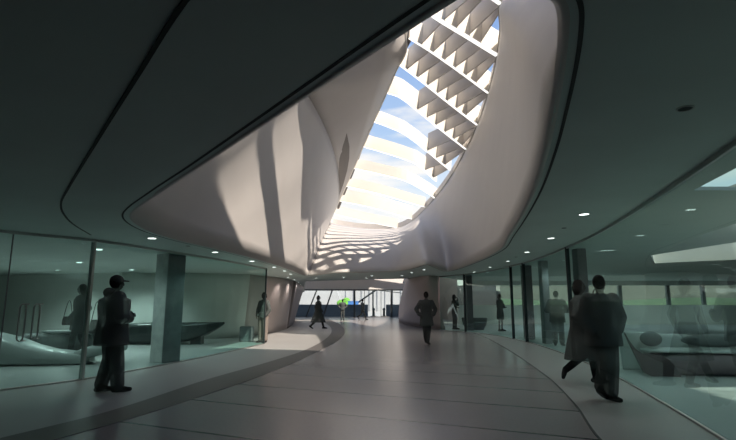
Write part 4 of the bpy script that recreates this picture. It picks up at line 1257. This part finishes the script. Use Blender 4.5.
# person at the end of the left glass
g = G(262.5, 346)
person((-3.74, 18.0, 0.0), R(150), 'person in dark top and long pale trousers at the end of the left glass', dict(female=True, arms=[((-0.27, 0.0, 1.14), (-0.20, 0.10, 0.94)), ((0.27, 0.0, 1.14), (0.22, 0.10, 0.93))], legs=STAND, hem=0.88, legs_mat='beige', leg_r=0.03, tr=0.25, voxel=0.016, bun=False, hair=0.03))
bm = bmesh.new(); box(bm, (0, 0, 0.27), (0.46, 0.3, 0.54)); bmesh.ops.bevel(bm, geom=list(bm.edges), offset=0.02, segments=2, affect='EDGES')
o = tagged('grey_box', bm, 'mullion', 'low grey box standing inside the end of the left glass', 'box'); o.location = (g.x - 0.95, g.y + 1.75, 0.012)
# walking woman in a long coat, far left
g = ground(318, 329)
person(g, R(-80), 'person in a long coat walking to the right beside the dark floor band', dict(female=True, arms=SWING, legs=walk(0.30, 0.08), hem=0.34, flare=0.10, hem_d=0.14, bulk=0.05, tr=0.25, voxel=0.02, hair=0.06, coat_name='long_coat', scale=1.03))
# two distant men
g = ground(342.5, 320.5)
person(g, R(180), 'person with hands on hips standing far off by the entrance glazing', dict(arms=AKIMBO, legs=STAND, hem=0.86, tr=0.2, voxel=0.025, face=False))
g = ground(362.5, 320)
person(g, R(-100), 'person in a jacket walking towards the right near the entrance', dict(arms=SWING, legs=walk(0.28, 0.2), hem=0.84, tr=0.2, voxel=0.025, face=False))
# man walking away / towards in the middle
g = ground(427, 344.5)
person(g, R(186), 'person in a dark knee length coat walking along the middle of the hall', dict(arms=[((-0.33, -0.05, 1.17), (-0.24, 0.07, 0.98)), ((0.34, -0.05, 1.17), (0.26, 0.06, 0.98))], legs=[((-0.07, 0.06, 0.50), (-0.03, 0.02, 0.10), (-0.05, 0.20, 0.035)), ((0.09, 0.10, 0.52), (0.02, -0.18, 0.20), (0.02, -0.08, 0.07))], hem=0.62, flare=0.04, bulk=0.04, tr=0.35, voxel=0.014, coat_name='long_coat'))
# woman on the phone, far right of the hall
g = G(455, 329.5)
person((g.x, g.y, 0.0), R(-70), 'slim long haired person with a phone near the far end of the right glass', dict(female=True, hair=0.12, arms=PHONE, legs=STAND, hem=0.80, bulk=0.0, tr=0.25, voxel=0.02, scale=1.05))
# woman in the glass room
g = G(501, 331.5)
person((g.x, g.y, 0.012), R(-140), 'person in a knee length dress standing with folded arms inside the right glass room', dict(female=True, hair=0.04, arms=FOLD, legs=STAND, legs_mat=None, hem=0.55, flare=0.02, tr=0.35, voxel=0.022, coat_name='dress', scale=1.04))
g = G(559, 346.0)
person((g.x, g.y, 0.012), R(172), 'stocky person in a wide pale jacket with folded arms behind the right glass', dict(arms=[((-0.32, 0.04, 1.13), (0.04, 0.21, 1.16)), ((0.32, 0.04, 1.13), (-0.02, 0.23, 1.11))], legs=STAND, hem=0.74, bulk=0.07, coat='coat2', leg_r=0.025, tr=0.5, voxel=0.016))
# couple walking in front of the right glass
g = G(584, 384)
person((g.x, g.y, 0.0), R(-102), 'person with bobbed hair in a long dark coat and boots striding beside the right glass', dict(female=True, hair=0.05, boots=True, arms=[((-0.24, 0.02, 1.15), (-0.20, 0.14, 0.98)), ((0.24, -0.10, 1.15), (0.22, 0.04, 0.96))], legs=[((-0.08, 0.17, 0.52), (-0.08, 0.22, 0.10), (-0.09, 0.40, 0.035)), ((0.08, 0.0, 0.48), (0.08, -0.28, 0.25), (0.08, -0.34, 0.11))], hem=0.40, flare=0.05, hem_d=0.08, bulk=0.045, tr=0.25, voxel=0.012, coat_name='long_coat', lean=0.03))
bag((g.x + 0.12, g.y - 0.42, 0.62), R(10), 0.34, 0.48, 0.14, 0.50, 'large black shoulder bag carried by the striding person at the right glass', 0.2)
g = G(608, 401)
person((g.x, g.y, 0.0), R(-172), 'tall person in a loose jacket walking before the right glass next to the long coat', dict(arms=[((-0.33, -0.06, 1.16), (-0.20, 0.08, 0.98)), ((0.29, -0.02, 1.16), (0.22, 0.10, 0.96))], legs=[((-0.07, 0.04, 0.50), (-0.06, 0.0, 0.09), (-0.09, 0.16, 0.035)), ((0.07, 0.10, 0.52), (0.03, -0.10, 0.16), (0.02, 0.02, 0.05))], hem=0.76, bulk=0.085, leg_r=0.035, tr=0.30, voxel=0.012))
# faint walker inside the lounge
g = G(694, 388)
person((g.x, g.y, 0.012), R(-78), 'faint see-through person in a long coat striding right past the lounge couch', dict(female=True, hair=0.06, boots=True, arms=HANG, legs=[((-0.08, 0.24, 0.55), (-0.08, 0.42, 0.16), (-0.09, 0.55, 0.06)), ((0.08, 0.0, 0.48), (0.08, -0.16, 0.09), (0.08, 0.02, 0.035))], hem=0.44, flare=0.08, hem_d=0.12, bulk=0.04, tr=0.88, voxel=0.014, coat_name='long_coat', lean=0.05))
# person cut by the right edge of the picture
g = G(748, 397)
person((g.x, g.y, 0.012), R(120), 'person at the right edge of the picture, only a bent arm in view', dict(arms=[((-0.27, 0.06, 1.13), (-0.24, 0.30, 1.20)), ((0.27, 0.06, 1.13), (0.20, 0.32, 1.22))], legs=walk(0.2, 0.06), hem=0.78, bulk=0.03, tr=0.80, voxel=0.016))
